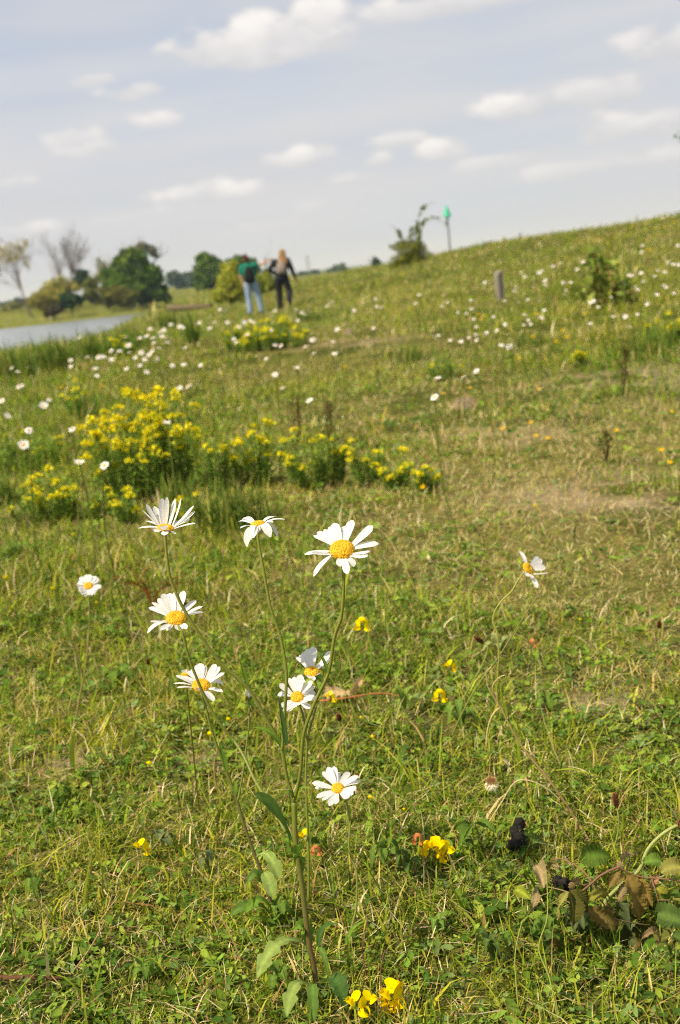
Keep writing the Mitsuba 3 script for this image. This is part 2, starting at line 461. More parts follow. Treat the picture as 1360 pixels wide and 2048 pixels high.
green, dry = [], []
for d0, d1, dens, half, K, Lm, Wm, lay in ((.62, 1.3, 74000, 34, 3, .019, .0018, 1.05), (1.3, 2.2, 38000, 28, 3, .021, .0021, 1.05), (2.2, 4.2, 14000, 26, 2, .030, .0030, .95),
                                           (4.2, 8, 3600, 24, 2, .042, .0046, .9), (8, 15, 1250, 23, 2, .044, .0072, .9), (15, 30, 340, 22, 2, .068, .0125, .85), (30, 75, 56, 22, 2, .10, .023, .8), (75, 270, 2.2, 20, 2, .34, .085, .8)):
    x, y, d = scatter(d0, d1, dens, half)
    w = worn(x, y)
    clump = meshkit.fbm(np.stack([x * 14 / d0 ** .7, y * 14 / d0 ** .7, 0 * x], -1), 2, 31)
    keep = rng.random(len(x)) < np.clip(1.25 - .55 * w, .4, 1) * np.clip(.12 + 1.75 * clump, 0, 1) * np.clip(1 - .5 * bare(x, y), .3, 1)
    x, y, d, w, clump = (q[keep] for q in (x, y, d, w, clump))
    z = land(x, y)
    ok = wet(x, y, z)
    x, y, d, w, clump, z = (q[ok] for q in (x, y, d, w, clump, z))
    n = len(x)
    tall = np.clip(1.25 - .8 * w, .4, 1.3) * rng.lognormal(0, .38, n) * (.7 + .6 * clump) * (1 + .6 * np.clip((-x / np.maximum(y, .1) - .05) * 3, 0, .6) * (d > 2.5))
    coarse = (rng.random(n) < .022) * (d > .95)
    dryness = rng.random(n) < .18 + .42 * w + .12 * (d > 14)
    col = np.where(dryness[:, None], pick(STRAWS, n), pick(GREENS, n))
    tint = meshkit.fbm(np.stack([x * 2.2 / d0 ** .4, y * 2.2 / d0 ** .4, 0 * x], -1), 3, 33)[:, None]
    col = np.where(dryness[:, None], col, col * (1 + (tint - .5) * np.array([1.1, .35, .6])))
    B = blades(np.stack([x, y, z - .003], 1), rng.uniform(0, 2 * np.pi, n), np.abs(rng.normal(.45, .5, n)) * lay, rng.normal(1.0, .7, n) * lay,
               Lm * tall * (1 + .5 * coarse), Wm * rng.lognormal(0, .3, n) * (1 + .9 * coarse), col, K)
    green.append(B)
    # dead stalks and thatch lying among the blades
    x, y, d = scatter(d0, d1, dens * (.32 if d0 < 8 else .14), half)
    w = worn(x, y)
    keep = rng.random(len(x)) < .4 + .6 * w
    x, y = x[keep], y[keep]
    z = land(x, y)
    ok = wet(x, y, z)
    x, y, z = x[ok], y[ok], z[ok]
    n = len(x)
    B = blades(np.stack([x, y, z + rng.uniform(0, .012, n) * (1 + d0 * .15)], 1), rng.uniform(0, 2 * np.pi, n), rng.uniform(.9, 1.5, n), rng.normal(.1, .25, n),
               Lm * .85 * rng.lognormal(0, .4, n), Wm * .72 * rng.lognormal(0, .2, n), pick(STRAWS, n), 2)
    dry.append(B)
k = thing('grass', 'short green and yellowing grass blades covering the whole meadow', 'grass', kind='stuff')
scene[k] = shp(merge(green), 'grass_matter')
k = thing('dry_grass', 'pale straw-coloured dead grass lying among the green blades', 'dry grass', kind='stuff')
scene[k] = shp(merge(dry), 'grass_matter')


def leaflets(x, y, z, size, col, tilt=.5):
    """Small rounded leaflets, six triangles each."""
    n = len(x)
    nrm = norm(np.stack([rng.normal(0, tilt, n), rng.normal(0, tilt, n), np.ones(n)], 1))
    a = norm(np.cross(nrm, rng.normal(0, 1, (n, 3))))
    b = np.cross(nrm, a)
    g = np.array([[-1, 0], [-.35, .42], [.45, .55], [1, .12], [1, -.12], [.45, -.55], [-.35, -.42], [.1, 0]])
    P = np.stack([x, y, z], 1)[:, None] + size[:, None, None] * (g[None, :, :1] * a[:, None] + g[None, :, 1:] * b[:, None])
    P[:, 7] -= nrm * size[:, None] * .16
    f = np.array([[i, (i + 1) % 7, 7] for i in range(7)])
    F = (np.arange(n)[:, None, None] * 8 + f[None]).reshape(-1, 3)
    C = np.repeat(col, 8, 0).reshape(n, 8, 3)
    C[:, 7] *= 1.12
    return P.reshape(-1, 3), F, C.reshape(-1, 3)


ms = []
for d0, d1, dens, half, sz, hgt in ((.62, 1.5, 13000, 34, .0036, .017), (1.5, 3.2, 4600, 27, .0046, .021), (3.2, 7, 900, 25, .008, .03)):
    x, y, d = scatter(d0, d1, dens, half)
    g = meshkit.fbm(np.stack([x * 9, y * 9, 0 * x], -1), 3, 41)
    keep = rng.random(len(x)) < np.clip((g - .34) * 3.2, .10, 1) * np.clip(1.15 - worn(x, y), .1, 1)
    keep &= (in_hollow(x, y) < .35) & (rng.random(len(x)) > .8 * bare(x, y))
    x, y = x[keep], y[keep]
    n = len(x)
    # three leaflets from one point, as clover and trefoil carry them
    x, y = np.repeat(x, 3), np.repeat(y, 3)
    s = sz * np.repeat(rng.lognormal(0, .3, n), 3)
    ph = np.repeat(rng.uniform(0, 6.28, n), 3) + np.tile([0, 2.1, 4.2], n)
    z = land(x, y) + np.repeat(rng.uniform(.15, 1.0, n), 3) * hgt
    ms.append(leaflets(x + np.cos(ph) * s, y + np.sin(ph) * s, z, s, np.repeat(pick(LEAFG, n), 3, 0), .55))
k = thing('clover_leaves', 'low green clover and trefoil leaves spreading through the turf', 'ground cover', kind='stuff')
scene[k] = shp(merge(ms), 'leaf_matter')

# ------------------------------------------------------------------ ox-eye daisies of the foreground
WHITE = np.array([.86, .85, .82])
STEMG, STEMB = lin(112, 120, 44), lin(92, 70, 50)


def petal_mesh(base, tip, ctrl, side, width, n, cup=.18):
    rows = 8
    s = np.linspace(0, 1, rows)[:, None]
    P = base * (1 - s) ** 2 + 2 * ctrl * s * (1 - s) + tip * s ** 2
    w = (.42 + .58 * np.sin(np.clip(s / .7, 0, 1) * np.pi / 2)) * np.where(s > .72, np.sqrt(np.clip(1 - ((s - .72) / .285) ** 2, .02, 1)), 1)
    half = width / 2 * w
    L_, R_ = P - side * half + n * half * cup, P + side * half + n * half * cup
    a, b = P - side * half * .42 + n * half * cup * -.1, P + side * half * .42 + n * half * cup * -.1
    V = np.stack([L_, a, P + n * half * cup * .25, b, R_], 1).reshape(-1, 3)
    V[(rows - 1) * 5 + 2] -= (tip - ctrl) * .05                     # the notch at the end of a ray floret
    F = []
    for r in range(rows - 1):
        for c in range(4):
            k = r * 5 + c
            F += [[k, k + 1, k + 6], [k, k + 6, k + 5]]
    C = WHITE * np.where(s < .2, .97, 1.0)
    return V, np.array(F), np.repeat(C, 5, 0) * rng.uniform(.97, 1.0)


def disc_mesh(C, n, r, hgt=.5):
    ico = trimesh.creation.icosphere(subdivisions=4)
    v = ico.vertices.copy()
    f = ico.faces[(v[ico.faces][:, :, 2] > -.35).all(1)]
    v[:, 2] *= hgt
    b = meshkit.noise(v * 11, 5) - .5
    v *= (1 + .13 * b + .08 * (meshkit.noise(v * 24, 6) - .5))[:, None]
    rho = np.hypot(v[:, 0], v[:, 1])
    v[:, 2] -= .16 * np.exp(-(rho / .32) ** 2)                     # the middle of the disc is dimpled
    a = norm(np.cross(n, [.2, .1, .9]))
    b = np.cross(n, a)
    return C + r * (v[:, :1] * a + v[:, 1:2] * b + v[:, 2:] * n), f, None


def cup_mesh(C, n, r):
    """The green bracts under a head, one closed cup."""
    t = np.linspace(0, 1, 6)
    rad = r * np.array([.14, .55, .85, 1.0, 1.02, .9])
    hg = r * np.array([-.55, -.46, -.30, -.12, 0, .05])
    a = norm(np.cross(n, [.2, .1, .9]))
    b = np.cross(n, a)
    g = np.arange(16) / 16 * 2 * np.pi
    V = np.concatenate([C + hg[i] * n + rad[i] * (1 + .05 * (np.arange(16) % 2)[:, None]) * (np.cos(g)[:, None] * a + np.sin(g)[:, None] * b) for i in range(6)])
    F = [[i * 16 + j, i * 16 + (j + 1) % 16, (i + 1) * 16 + (j + 1) % 16] for i in range(5) for j in range(16)] + [[i * 16 + j, (i + 1) * 16 + (j + 1) % 16, (i + 1) * 16 + j] for i in range(5) for j in range(16)]
    return V, np.array(F), np.broadcast_to(lin(104, 110, 52), (len(V), 3))


def flower_head(holder, cpx, D, tilt, phi, disc_px, reach_px, tips, arch=.10, label=None, disc_h=.5, stem_from=None):
    """One head: cpx its centre in the picture, D its distance, tilt how far it faces the viewer, phi which way it leans."""
    C = at(*cpx, D)
    cam = norm(EYE - C)
    n = norm(cam * tilt + (math.cos(math.radians(phi)) * RC + math.sin(math.radians(phi)) * UC) * math.sqrt(1 - tilt ** 2))
    m = np.linalg.norm(C - EYE) / FOC                                # metres to the pixel there
    rd, R = disc_px * m, reach_px * m
    h = part(holder, 'flower_head', shp(cup_mesh(C - n * rd * .12, n, rd * .82), 'stem_matter'), label)
    part(h, 'disc', shp(disc_mesh(C, n, rd, disc_h), 'disc_matter'), 'orange yellow dome of tiny florets')
    for tp in tips:
        u, v, w = tp[:3]
        flag = tp[3] if len(tp) > 3 else ''
        d = ray(u, v)
        oc = EYE - C
        b, c = d @ oc, oc @ oc - R * R
        if flag == 's':                                              # a short or foreshortened one: its own reach
            c = oc @ oc - (R * .62) ** 2
        disc = b * b - c
        far = v < cpx[1] if flag not in ('f', 'n', 's') else flag == 'f'
        t = -b + (math.sqrt(disc) if far else -math.sqrt(disc)) if disc > 0 else -b
        tip = EYE + d * t
        rad = tip - C
        rad = rad - n * (rad @ n)
        rad = norm(rad + 1e-6)
        base = C + rad * rd * .80 - n * rd * .05
        up = (tip - C) @ n / R
        ctrl = (base + tip) / 2 + n * R * (arch if up > -.2 else arch * 2.6) * (1 - .9 * max(up, 0)) + rad * R * (.10 if up > .3 or up < -.3 else 0)
        side = np.cross(n, rad)
        tang = norm(tip - base)
        side = norm(side - tang * (side @ tang))
        face = norm(np.cross(tang, side))
        face = face if face @ (n - rad * .9 * np.sign(up)) > 0 else -face
        tw = rng.normal(0, .18)
        side = side * math.cos(tw) + face * math.sin(tw)
        part(h, 'petal', shp(petal_mesh(base, tip, ctrl, side, w * m * 1.36, face), 'petal_matter'))
    return C, n, rd


def stem(holder, pts, Ds, r0, r1, c0=STEMG, c1=STEMG, n=40, name='stem', last=None):
    P = [at(u, v, D) for (u, v), D in zip(pts, np.broadcast_to(Ds, len(pts)) if np.ndim(Ds) == 0 else np.interp(np.linspace(0, 1, len(pts)), np.linspace(0, 1, len(Ds)), Ds))]
    if last is not None:
        P.append(last)
    v, f, c = tube(P, r0 * .80, r1 * .82, n, 10, (c0, c1))
    c = c * (.84 + .32 * meshkit.fbm(v * [900, 900, 160], 3))[:, None]
    part(holder, name, shp((v, f, c), 'stem_matter'))
    return P


def px_leaf(holder, base, tip, D, w, col, sag=0.0, fore=0.0, lift=.02, name='leaf', label=None, D2=None, **kw):
    """A leaf from picture point to picture point at the distance D; w its width in picture pixels; fore bends its tip to the viewer."""
    D2 = D - fore if D2 is None else D2
    A, B = at(*base, D), at(*tip, D2)
    L = np.linalg.norm(B - A)
    mid = (A + B) / 2 + np.array([0, 0, lift * 1.0 + .12 * L])
    m = np.linalg.norm(A - EYE) / FOC
    kw.setdefault('rows', 1 + 5 * kw['teeth'] if kw.get('teeth') else 12)
    up = norm(norm(EYE - A) + np.array([0, 0, .9]))
    return part(holder, name, shp(leaf_strip([A, mid, B], w * m, up, col=col, **kw), 'leaf_matter'), label)


root = hit(634, 2006)
D0 = math.hypot(root[0], root[1])
dz = thing('daisy_plant', 'tallest branching ox-eye daisy in the foreground with five white heads and a brown lower stem', 'daisy')
DT = D0 + .015
stem(dz, [(636, 2012), (633, 1980), (628, 1935), (619, 1892), (611, 1830), (604, 1771), (596, 1720), (591, 1679), (589, 1640), (588, 1605)], [D0, DT], .0031, .0027, STEMB, STEMG, 50)
# heads: A upper left, B wilted, C the largest, F and G the pair on the right
DA, DB, DC, DF, DG_ = D0 + .02, D0 + .03, D0 - .01, D0 + .06, D0 + .05
A_tips = [(284.7, 1020.6, 5), (292.4, 1008.8, 9), (308.2, 1012.4, 10), (318.8, 1015.3, 8), (324.1, 997, 12), (333.5, 994, 8), (350, 998, 8), (362.4, 996.5, 7), (387.6, 1011.8, 8), (390, 1023, 10), (380, 1037.6, 9), (390.6, 1047, 12, 'n'),
          (276.5, 1056.5, 7), (292, 1042, 5), (326.5, 1052, 12, 's'), (329, 1071, 11, 's'), (349, 1068, 11, 's'), (309, 1063.5, 10, 's')]
C_, n_, rd_ = flower_head(dz, (331, 1057), DA, .30, 88, 16.5, 63, A_tips, .06, 'upper left head with rays standing up like a cup')
stem(dz, [(588, 1605), (583, 1583), (575, 1561), (564, 1499), (534, 1440), (498, 1379), (440, 1325), (389, 1253), (356, 1195), (337, 1140), (331, 1085)], [DT, DA], .0019, .0014, STEMG, lin(128, 132, 52), 60, last=C_ - n_ * rd_ * .5)
B_tips = [(477.6, 1043, 14, 'f'), (486, 1036, 12, 'f'), (481, 1056.5, 8), (493.5, 1093.5, 11, 'n'), (501, 1080, 9, 'n'), (506.5, 1076, 11, 'n'), (515, 1067, 10, 's'), (541, 1074.7, 14, 'n'), (555.3, 1075.3, 12, 'f'), (570.6, 1039.4, 8), (546.5, 1044.7, 7, 's'), (553, 1034, 9)]
C_, n_, rd_ = flower_head(dz, (516, 1049), DB, .28, 100, 15, 56, B_tips, .17, 'wilting head with its rays drooping')
stem(dz, [(564, 1499), (566, 1471), (571, 1400), (572, 1337), (561, 1274), (540, 1211), (527, 1140), (516, 1077)], [DT, DB], .0018, .0013, STEMG, lin(128, 132, 52), 60, last=C_ - n_ * rd_ * .5)
C_tips = [(627, 1071, 9), (634.4, 1064, 10), (647.6, 1059, 9), (658, 1053.8, 10), (668, 1046, 14), (691.3, 1051.8, 12), (704.5, 1040, 14), (746, 1052, 14), (756.8, 1087, 12), (733.7, 1113.4, 14), (739, 1104, 10), (608.6, 1108.7, 8), (627, 1153, 11), (624, 1105.5, 7),
          (679.4, 1133, 12, 's'), (694.6, 1148.5, 11), (708.5, 1133, 11, 's')]
C_, n_, rd_ = flower_head(dz, (684, 1100), DC, .72, 95, 24.5, 74, C_tips, .08, 'largest head, facing the viewer with a broad orange disc', .62)
stem(dz, [(588, 1600), (594, 1580), (600, 1550), (607, 1471), (632, 1400), (657, 1345), (670, 1270), (683, 1232), (687, 1149)], [DT, DC], .0019, .0015, STEMG, lin(128, 132, 52), 60, last=C_ - n_ * rd_ * .5)
F_tips = [(591.5, 1313.5, 6), (599, 1310.4, 9), (605.4, 1304.7, 10), (613.6, 1298, 10), (619.3, 1297, 10), (626.5, 1293.4, 13), (662.5, 1302, 9), (660, 1318.6, 10), (648, 1337.6, 11), (638.8, 1346, 6, 's'), (617, 1356, 9, 's'), (627.5, 1361, 7, 's')]
C_, n_, rd_ = flower_head(dz, (623.4, 1343.8), DF, .66, 92, 14.4, 53, F_tips, .08, 'head with a gap in its rays, above its neighbour')
G_tips = [(558.5, 1368, 9), (555.4, 1389.6, 8), (561.6, 1413.8, 9), (566, 1423, 7), (574, 1423, 10), (578, 1356, 8), (587.4, 1353.6, 9), (601.8, 1349, 14), (607, 1358, 10), (624.4, 1361.3, 8), (629, 1372.7, 9), (631, 1385.5, 9), (631.6, 1395.3, 9), (616, 1402.5, 9), (619.3, 1417.4, 10), (595.6, 1411, 8, 's'), (586, 1416, 9)]
C2, n2, rd2 = flower_head(dz, (594.6, 1394.3), DG_, .86, 90, 12.9, 43, G_tips, .06, 'round full head facing the viewer')
stem(dz, [(617, 1795), (617, 1700), (613, 1600), (612, 1540), (617, 1471), (632, 1412), (634, 1379)], [D0 + .03, DF], .0015, .0011, STEMG, STEMG, 50, last=C_ - n_ * rd_ * .5)
stem(dz, [(614, 1500), (610, 1450)], [D0 + .045, DG_], .0012, .001, STEMG, STEMG, 20, last=C2 - n2 * rd2 * .5)
LG1, LG2, LG3, LG4 = lin(110, 142, 52), lin(98, 126, 56), lin(140, 160, 84), lin(76, 106, 52)
px_leaf(dz, (582, 1680), (507, 1588), DT, 27, LG2, shape='spoon', teeth=3, tooth=.12, lift=.004, fore=.01)
px_leaf(dz, (603, 1752), (597, 1692), DT, 25, LG1, teeth=4, tooth=.18, fore=.035, lift=.006)
px_leaf(dz, (618, 1893), (514, 1957), D0 + .01, 36, LG3, shape='spoon', teeth=5, tooth=.62, fore=.03, lift=.012, fold=.15)
px_leaf(dz, (618, 1890), (585, 1862), D0 + .01, 34, LG1, teeth=4, tooth=.3, fore=.01, lift=.008)
px_leaf(dz, (622, 1975), (573, 2034), D0 - .005, 32, LG3, shape='spoon', teeth=4, tooth=.6, fore=.03, lift=.012, fold=.12)
px_leaf(dz, (638, 1895), (659, 1966), D0, 13, LG2, shape='blade', fore=.02, lift=.008)
px_leaf(dz, (660, 1955), (692, 2024), D0 - .01, 42, LG4, teeth=5, tooth=.55, fore=.02, lift=.01)
px_leaf(dz, (637, 1893), (682, 1845), D0, 11, LG4, shape='blade', lift=.006)
px_leaf(dz, (637, 2000), (628, 2046), D0 - .02, 24, LG2, shape='spoon', teeth=5, tooth=.3, fore=.03)
px_leaf(dz, (571, 1366), (592, 1318), DB, 12, LG1, shape='blade', lift=.002)
px_leaf(dz, (655, 1345), (635, 1303), DC, 8, LG1, shape='blade', lift=.002)
px_leaf(dz, (573, 1490), (556, 1390), DT, 11, LG4, shape='blade', lift=.004)
px_leaf(dz, (497, 1380), (475, 1312), DA, 9, LG1, shape='blade', lift=.002)
px_leaf(dz, (564, 1499), (505, 1455), DT, 13, LG1, teeth=4, tooth=.25, lift=.004)
px_leaf(dz, (588, 1598), (622, 1578), DT, 8, LG1, lift=.004, fore=.01)
px_leaf(dz, (588, 1604), (566, 1590), DT, 8, LG1, lift=.004, fore=.01)

# the second plant, to the left: two heads and a closed bud
r2 = hit(556, 1850)
D2_ = math.hypot(r2[0], r2[1])
dy = thing('daisy_plant', 'slender ox-eye daisy left of the tallest one with two white heads and a bud', 'daisy')
DD, DE = D2_ + .0, D2_ + .03
D_tips = [(297.5, 1215.3, 8), (303.7, 1205, 8), (316, 1197.3, 11), (325.3, 1187.5, 13), (337, 1187, 15), (347, 1192.6, 13), (351, 1180.8, 8), (367.5, 1181.3, 11), (391.7, 1201.4, 10), (405.6, 1212.7, 6), (406, 1224.6, 9), (402.5, 1232.8, 8), (301, 1243.6, 7), (294.4, 1266.3, 10), (320, 1260.6, 8), (333.5, 1261, 10, 's'), (359.3, 1261.6, 13, 's'), (373.2, 1258.5, 9, 's')]
C_, n_, rd_ = flower_head(dy, (352, 1237.4), DD, .62, 90, 20.5, 62, D_tips, .09, 'upper head with a broad fan of rays at the back', .55)
stem(dy, [(560, 1856), (545, 1815), (527, 1756), (505, 1697), (487, 1646), (472, 1594), (453, 1543), (435, 1495), (418, 1442), (410, 1405)], [D2_, DE], .0022, .0013, STEMB, STEMG, 50)
E_tips = [(347, 1367.4, 7), (354, 1375.8, 7), (351.5, 1351.5, 7), (362, 1354, 7), (378, 1342.2, 12), (384, 1337.8, 7), (393.8, 1329.5, 10), (400.5, 1326.3, 12), (408.8, 1331.6, 10), (431.8, 1328.5, 10), (439.7, 1333.8, 10), (449.4, 1345.7, 7), (447.7, 1371, 7, 'f'), (445.5, 1383.7, 7), (426.5, 1402.7, 12), (395, 1376, 10, 's')]
C2, n2, rd2 = flower_head(dy, (402.2, 1371), DE, .60, 88, 18, 53, E_tips, .12, 'lower head with recurved rays')
stem(dy, [(410, 1405)], [DE], .0013, .0011, STEMG, STEMG, 10, last=C2 - n2 * rd2 * .5)
stem(dy, [(571, 1664), (545, 1616), (523, 1583), (508, 1557), (490, 1517), (464, 1477), (435, 1440), (418, 1412), (395, 1360), (376, 1310), (363, 1262)], [DT - .005, D2_ - .03, DD - .02], .0018, .0014, STEMG, STEMG, 60, last=C_ - n_ * rd_ * .5)
bp = stem(dy, [(476, 1600), (487, 1539), (492, 1499), (498, 1440), (498, 1395)], [D2_ + .01, D2_ + .03], .0013, .0009, STEMG, STEMG, 40)
bud = blob([hull((bp[-1], .0032), (bp[-1] + [0, 0, .004], .0036), (bp[-1] + [0, 0, .0085], .0018))], .0012, 4)
part(dy, 'bud', shp((bud.vertices, bud.faces, np.where((bud.vertices[:, 2:] > bp[-1][2] + .002), lin(226, 222, 196), lin(120, 124, 66))), 'dull_matter'), 'closed whitish bud')
px_leaf(dy, (513, 1715), (560, 1760), D2_, 30, LG3, shape='spoon', teeth=4, tooth=.5, fore=.03, lift=.01)
px_leaf(dy, (524, 1756), (546, 1796), D2_, 30, LG3, shape='spoon', teeth=4, tooth=.25, fore=.03, lift=.01)
px_leaf(dy, (530, 1772), (492, 1774), D2_, 22, LG2, teeth=4, tooth=.3, fore=.01, lift=.01)
px_leaf(dy, (545, 1822), (492, 1826), D2_, 22, LG1, shape='spoon', teeth=4, tooth=.4, fore=.02, lift=.008)
px_leaf(dy, (545, 1835), (458, 1834), D2_, 22, LG2, shape='spoon', teeth=4, tooth=.4, fore=.02, lift=.008)
px_leaf(dy, (453, 1543), (436, 1480), D2_, 9, LG1, shape='blade', lift=.003)
px_leaf(dy, (470, 1590), (478, 1560), D2_, 9, LG1, shape='blade', lift=.003)
w_ = thing('daisy_flower', 'small withered daisy half hidden behind the lower left white head', 'daisy')
C3 = at(371, 1349, DE + .07)
part(w_, 'flower_head', shp(disc_mesh(C3, norm(UC + .4 * norm(EYE - C3)), .0042), 'dull_matter' if False else 'disc_matter'))
for u, v in ((364, 1340), (372, 1338), (378, 1342), (366, 1352)):
    B_ = at(u, v, DE + .07)
    part(w_, 'petal', shp(petal_mesh(C3, B_, (C3 + B_) / 2 + UC * .001, RC, .003, norm(EYE - C3)), 'petal_matter'))
part(w_, 'stem', shp(tube([C3, hit(400, 1640)], .0008, .001, 20, 6, (STEMG, STEMG)), 'stem_matter'))

# single daisies
r3 = hit(690, 1915)
D3 = math.hypot(r3[0], r3[1])
dh = thing('daisy_plant', 'low ox-eye daisy with one white head, right of the tall stem', 'daisy')
H_tips = [(624, 1566, 11), (630, 1576, 8), (645, 1543.4, 10), (654.6, 1534.6, 11), (667.4, 1532.8, 9), (678.4, 1544.3, 7), (699, 1544.7, 9), (716, 1551.8, 9), (719, 1562.8, 10), (712.4, 1577.4, 10), (706, 1588.8, 10), (698, 1595.5, 11), (632.5, 1595, 8), (644.4, 1601, 7), (658, 1611.8, 10), (671, 1608, 8), (661, 1541, 9)]
C_, n_, rd_ = flower_head(dh, (675.3, 1576.5), D3 + .06, .80, 100, 12.2, 48, H_tips, .06)
stem(dh, [(690, 1918), (690, 1896), (703, 1855), (713, 1808), (713, 1745), (698, 1697), (700, 1642), (691, 1598)], [D3, D3 + .06], .0014, .0012, STEMG, STEMG, 50, last=C_ - n_ * rd_ * .5)
px_leaf(dh, (703, 1855), (690, 1815), D3 + .02, 7, LG1, shape='blade', lift=.003)
px_leaf(dh, (692, 1890), (735, 1840), D3, 9, LG1, shape='blade', lift=.003)

r4 = hit(150, 1448)
D4 = math.hypot(r4[0], r4[1])
di = thing('daisy_plant', 'small daisy at the left edge with one round white head on a thin straw-coloured stem', 'daisy')
I_tips = [(176.8 + 24 * math.cos(a) * k + .5, 1171 - 22 * math.sin(a) * k - 1, 8) for a, k in zip(np.linspace(0, 2 * math.pi, 22, endpoint=False) + .1, np.random.default_rng(3).uniform(.84, 1.08, 22))]
C_, n_, rd_ = flower_head(di, (176.8, 1172), D4 - .0, .82, 90, 8.9, 26, I_tips, .06)
stem(di, [(150, 1450), (158, 1400), (168, 1350), (177, 1280), (179, 1215)], [D4, D4 - .0], .0018, .0012, lin(150, 132, 84), STEMG, 40, last=C_ - n_ * rd_ * .5)
stem(di, [(166, 1355), (150, 1300), (128, 1245), (110, 1195)], [D4, D4], .0014, .0009, lin(120, 110, 60), STEMG, 30, name='side_stem')
px_leaf(di, (140, 1275), (150, 1250), D4, 7, LG1, shape='blade')

r5 = hit(1186, 1694)
D5 = math.hypot(r5[0], r5[1])
dj = thing('daisy_plant', 'daisy on the right with one nodding white head on a long wavy stem', 'daisy')
J_tips = [(1039, 1102, 8), (1044, 1105, 8), (1045, 1122, 8), (1075.6, 1112.8, 8, 'f'), (1084, 1119, 9, 'f'), (1087, 1128.4, 7, 'f'), (1091, 1134.5, 9, 'f'), (1095.8, 1146, 11, 'n'), (1074.3, 1176, 8, 'n'), (1062, 1156, 10, 's'), (1052, 1152, 9, 's')]
C_, n_, rd_ = flower_head(dj, (1056, 1137.5), D5 + .10, .56, 30, 13.5, 45, J_tips, .06)
stem(dj, [(1187, 1696), (1165, 1660), (1100, 1562), (1042, 1490), (1003, 1417)], [D5, D5 + .08], .0021, .0014, lin(128, 104, 62), lin(120, 110, 56), 40, name='lower_stem')
stem(dj, [(1003, 1417), (998, 1400), (996, 1344), (998, 1300), (994, 1265), (986, 1243), (989, 1225), (1005, 1200), (1022, 1184), (1038, 1158)], [D5 + .08, D5 + .10], .0014, .0011, lin(120, 126, 50), lin(156, 160, 64), 60, last=C_ - n_ * rd_ * .45)
for pts in ([(1003, 1417), (988, 1395), (975, 1370), (972, 1345), (982, 1335)], [(1000, 1415), (985, 1430), (975, 1460), (972, 1490)], [(996, 1395), (985, 1375), (995, 1358), (1010, 1350)]):
    stem(dj, pts, [D5 + .08, D5 + .07], .0011, .0006, lin(186, 160, 110), lin(200, 180, 130), 20, name='dry_leaf')
stem(dj, [(905, 1470), (950, 1380), (1000, 1310), (1040, 1245), (1073, 1195)], [D5 + .12, D5 + .14], .0012, .0008, STEMG, lin(120, 118, 60), 30, name='side_stem')

# ------------------------------------------------------------------ small plants of the foreground turf
YEL = lin(255, 226, 8)


def floret(C, facing, s, col):
    """A pea flower: an upright rounded banner, two wings and the keel between them; one mesh."""
    f = norm(facing)
    a = norm(np.cross(f, [0, 0, 1.0]))
    b = np.cross(a, f)
    ms = []
    g = np.linspace(0, 2 * np.pi, 13)[:-1]
    ring = np.stack([.46 * np.cos(g), .5 + .5 * np.sin(g)], 1)
    V = np.vstack([C + s * (ring[:, :1] * a + ring[:, 1:] * b - (.35 * np.abs(ring[:, :1]) ** 1.5 - .25 * ring[:, 1:] ** 2) * f * -.6), [C + s * (.45 * b - .08 * f)]])
    ms.append((V, np.array([[i, (i + 1) % 12, 12] for i in range(12)]), col * 1.0))
    for sg in (-1, 1):
        P = [C + s * (.03 * sg * a), C + s * (.26 * sg * a + .40 * f - .05 * b), C + s * (.08 * sg * a + .85 * f - .12 * b)]
        ms.append(leaf_strip(P, s * .62, a * sg + .5 * b, rows=6, fold=.5, col=col * np.array([1, .95, .9]), pale=1.0))
    ms.append(tube([C, C + s * (.45 * f - .22 * b), C + s * (.75 * f - .10 * b)], s * .10, s * .05, 6, 6, (col * [1, .9, .8], col)))
    return merge(ms)


def trefoil(u, v, px, n, label, group=None, col=YEL, h=.022, spots=None):
    k = thing('trefoil_flower', label, 'flower', group)
    P = hit(u, v, h)
    m = np.linalg.norm(P - EYE) / FOC
    base = on_ground(P[0] + .004, P[1] + .010)
    part(k, 'stem', shp(tube([base, (base + P) / 2 + [.003, 0, 0], P - [0, 0, .003]], .0009, .0007, 8, 5, (lin(110, 118, 52), lin(120, 120, 56))), 'stem_matter'))
    D = math.hypot(P[0], P[1])
    for i in range(n):
        if spots:
            su, sv, sp = spots[i]
        else:
            a = 2 * math.pi * i / n + .6
            su, sv, sp = u + px * .30 * math.cos(a) * (n > 1), v + px * .26 * math.sin(a) * (n > 1), px * (.5 if n > 2 else .62)
        C = at(su, sv, D + rng.uniform(-.004, .004))
        out = norm((su - u) * RC - (sv - v) * UC + 1e-3 * UC)
        part(k, 'floret', shp(floret(C, norm(out * .8 + norm(EYE - C) * .7 + [0, 0, -.1]), sp * m * 1.05, col * rng.uniform(.93, 1.05)), 'petal_matter'))
    for i in range(3):
        a = rng.uniform(0, 6.28)
        B = base + [.012 * math.cos(a), .012 * math.sin(a), .008]
        part(k, 'leaf', shp(leaf_strip([base, B], .006, [0, 0, 1], rows=6, col=pick(LEAFG, 1)[0]), 'leaf_matter'))
    return k


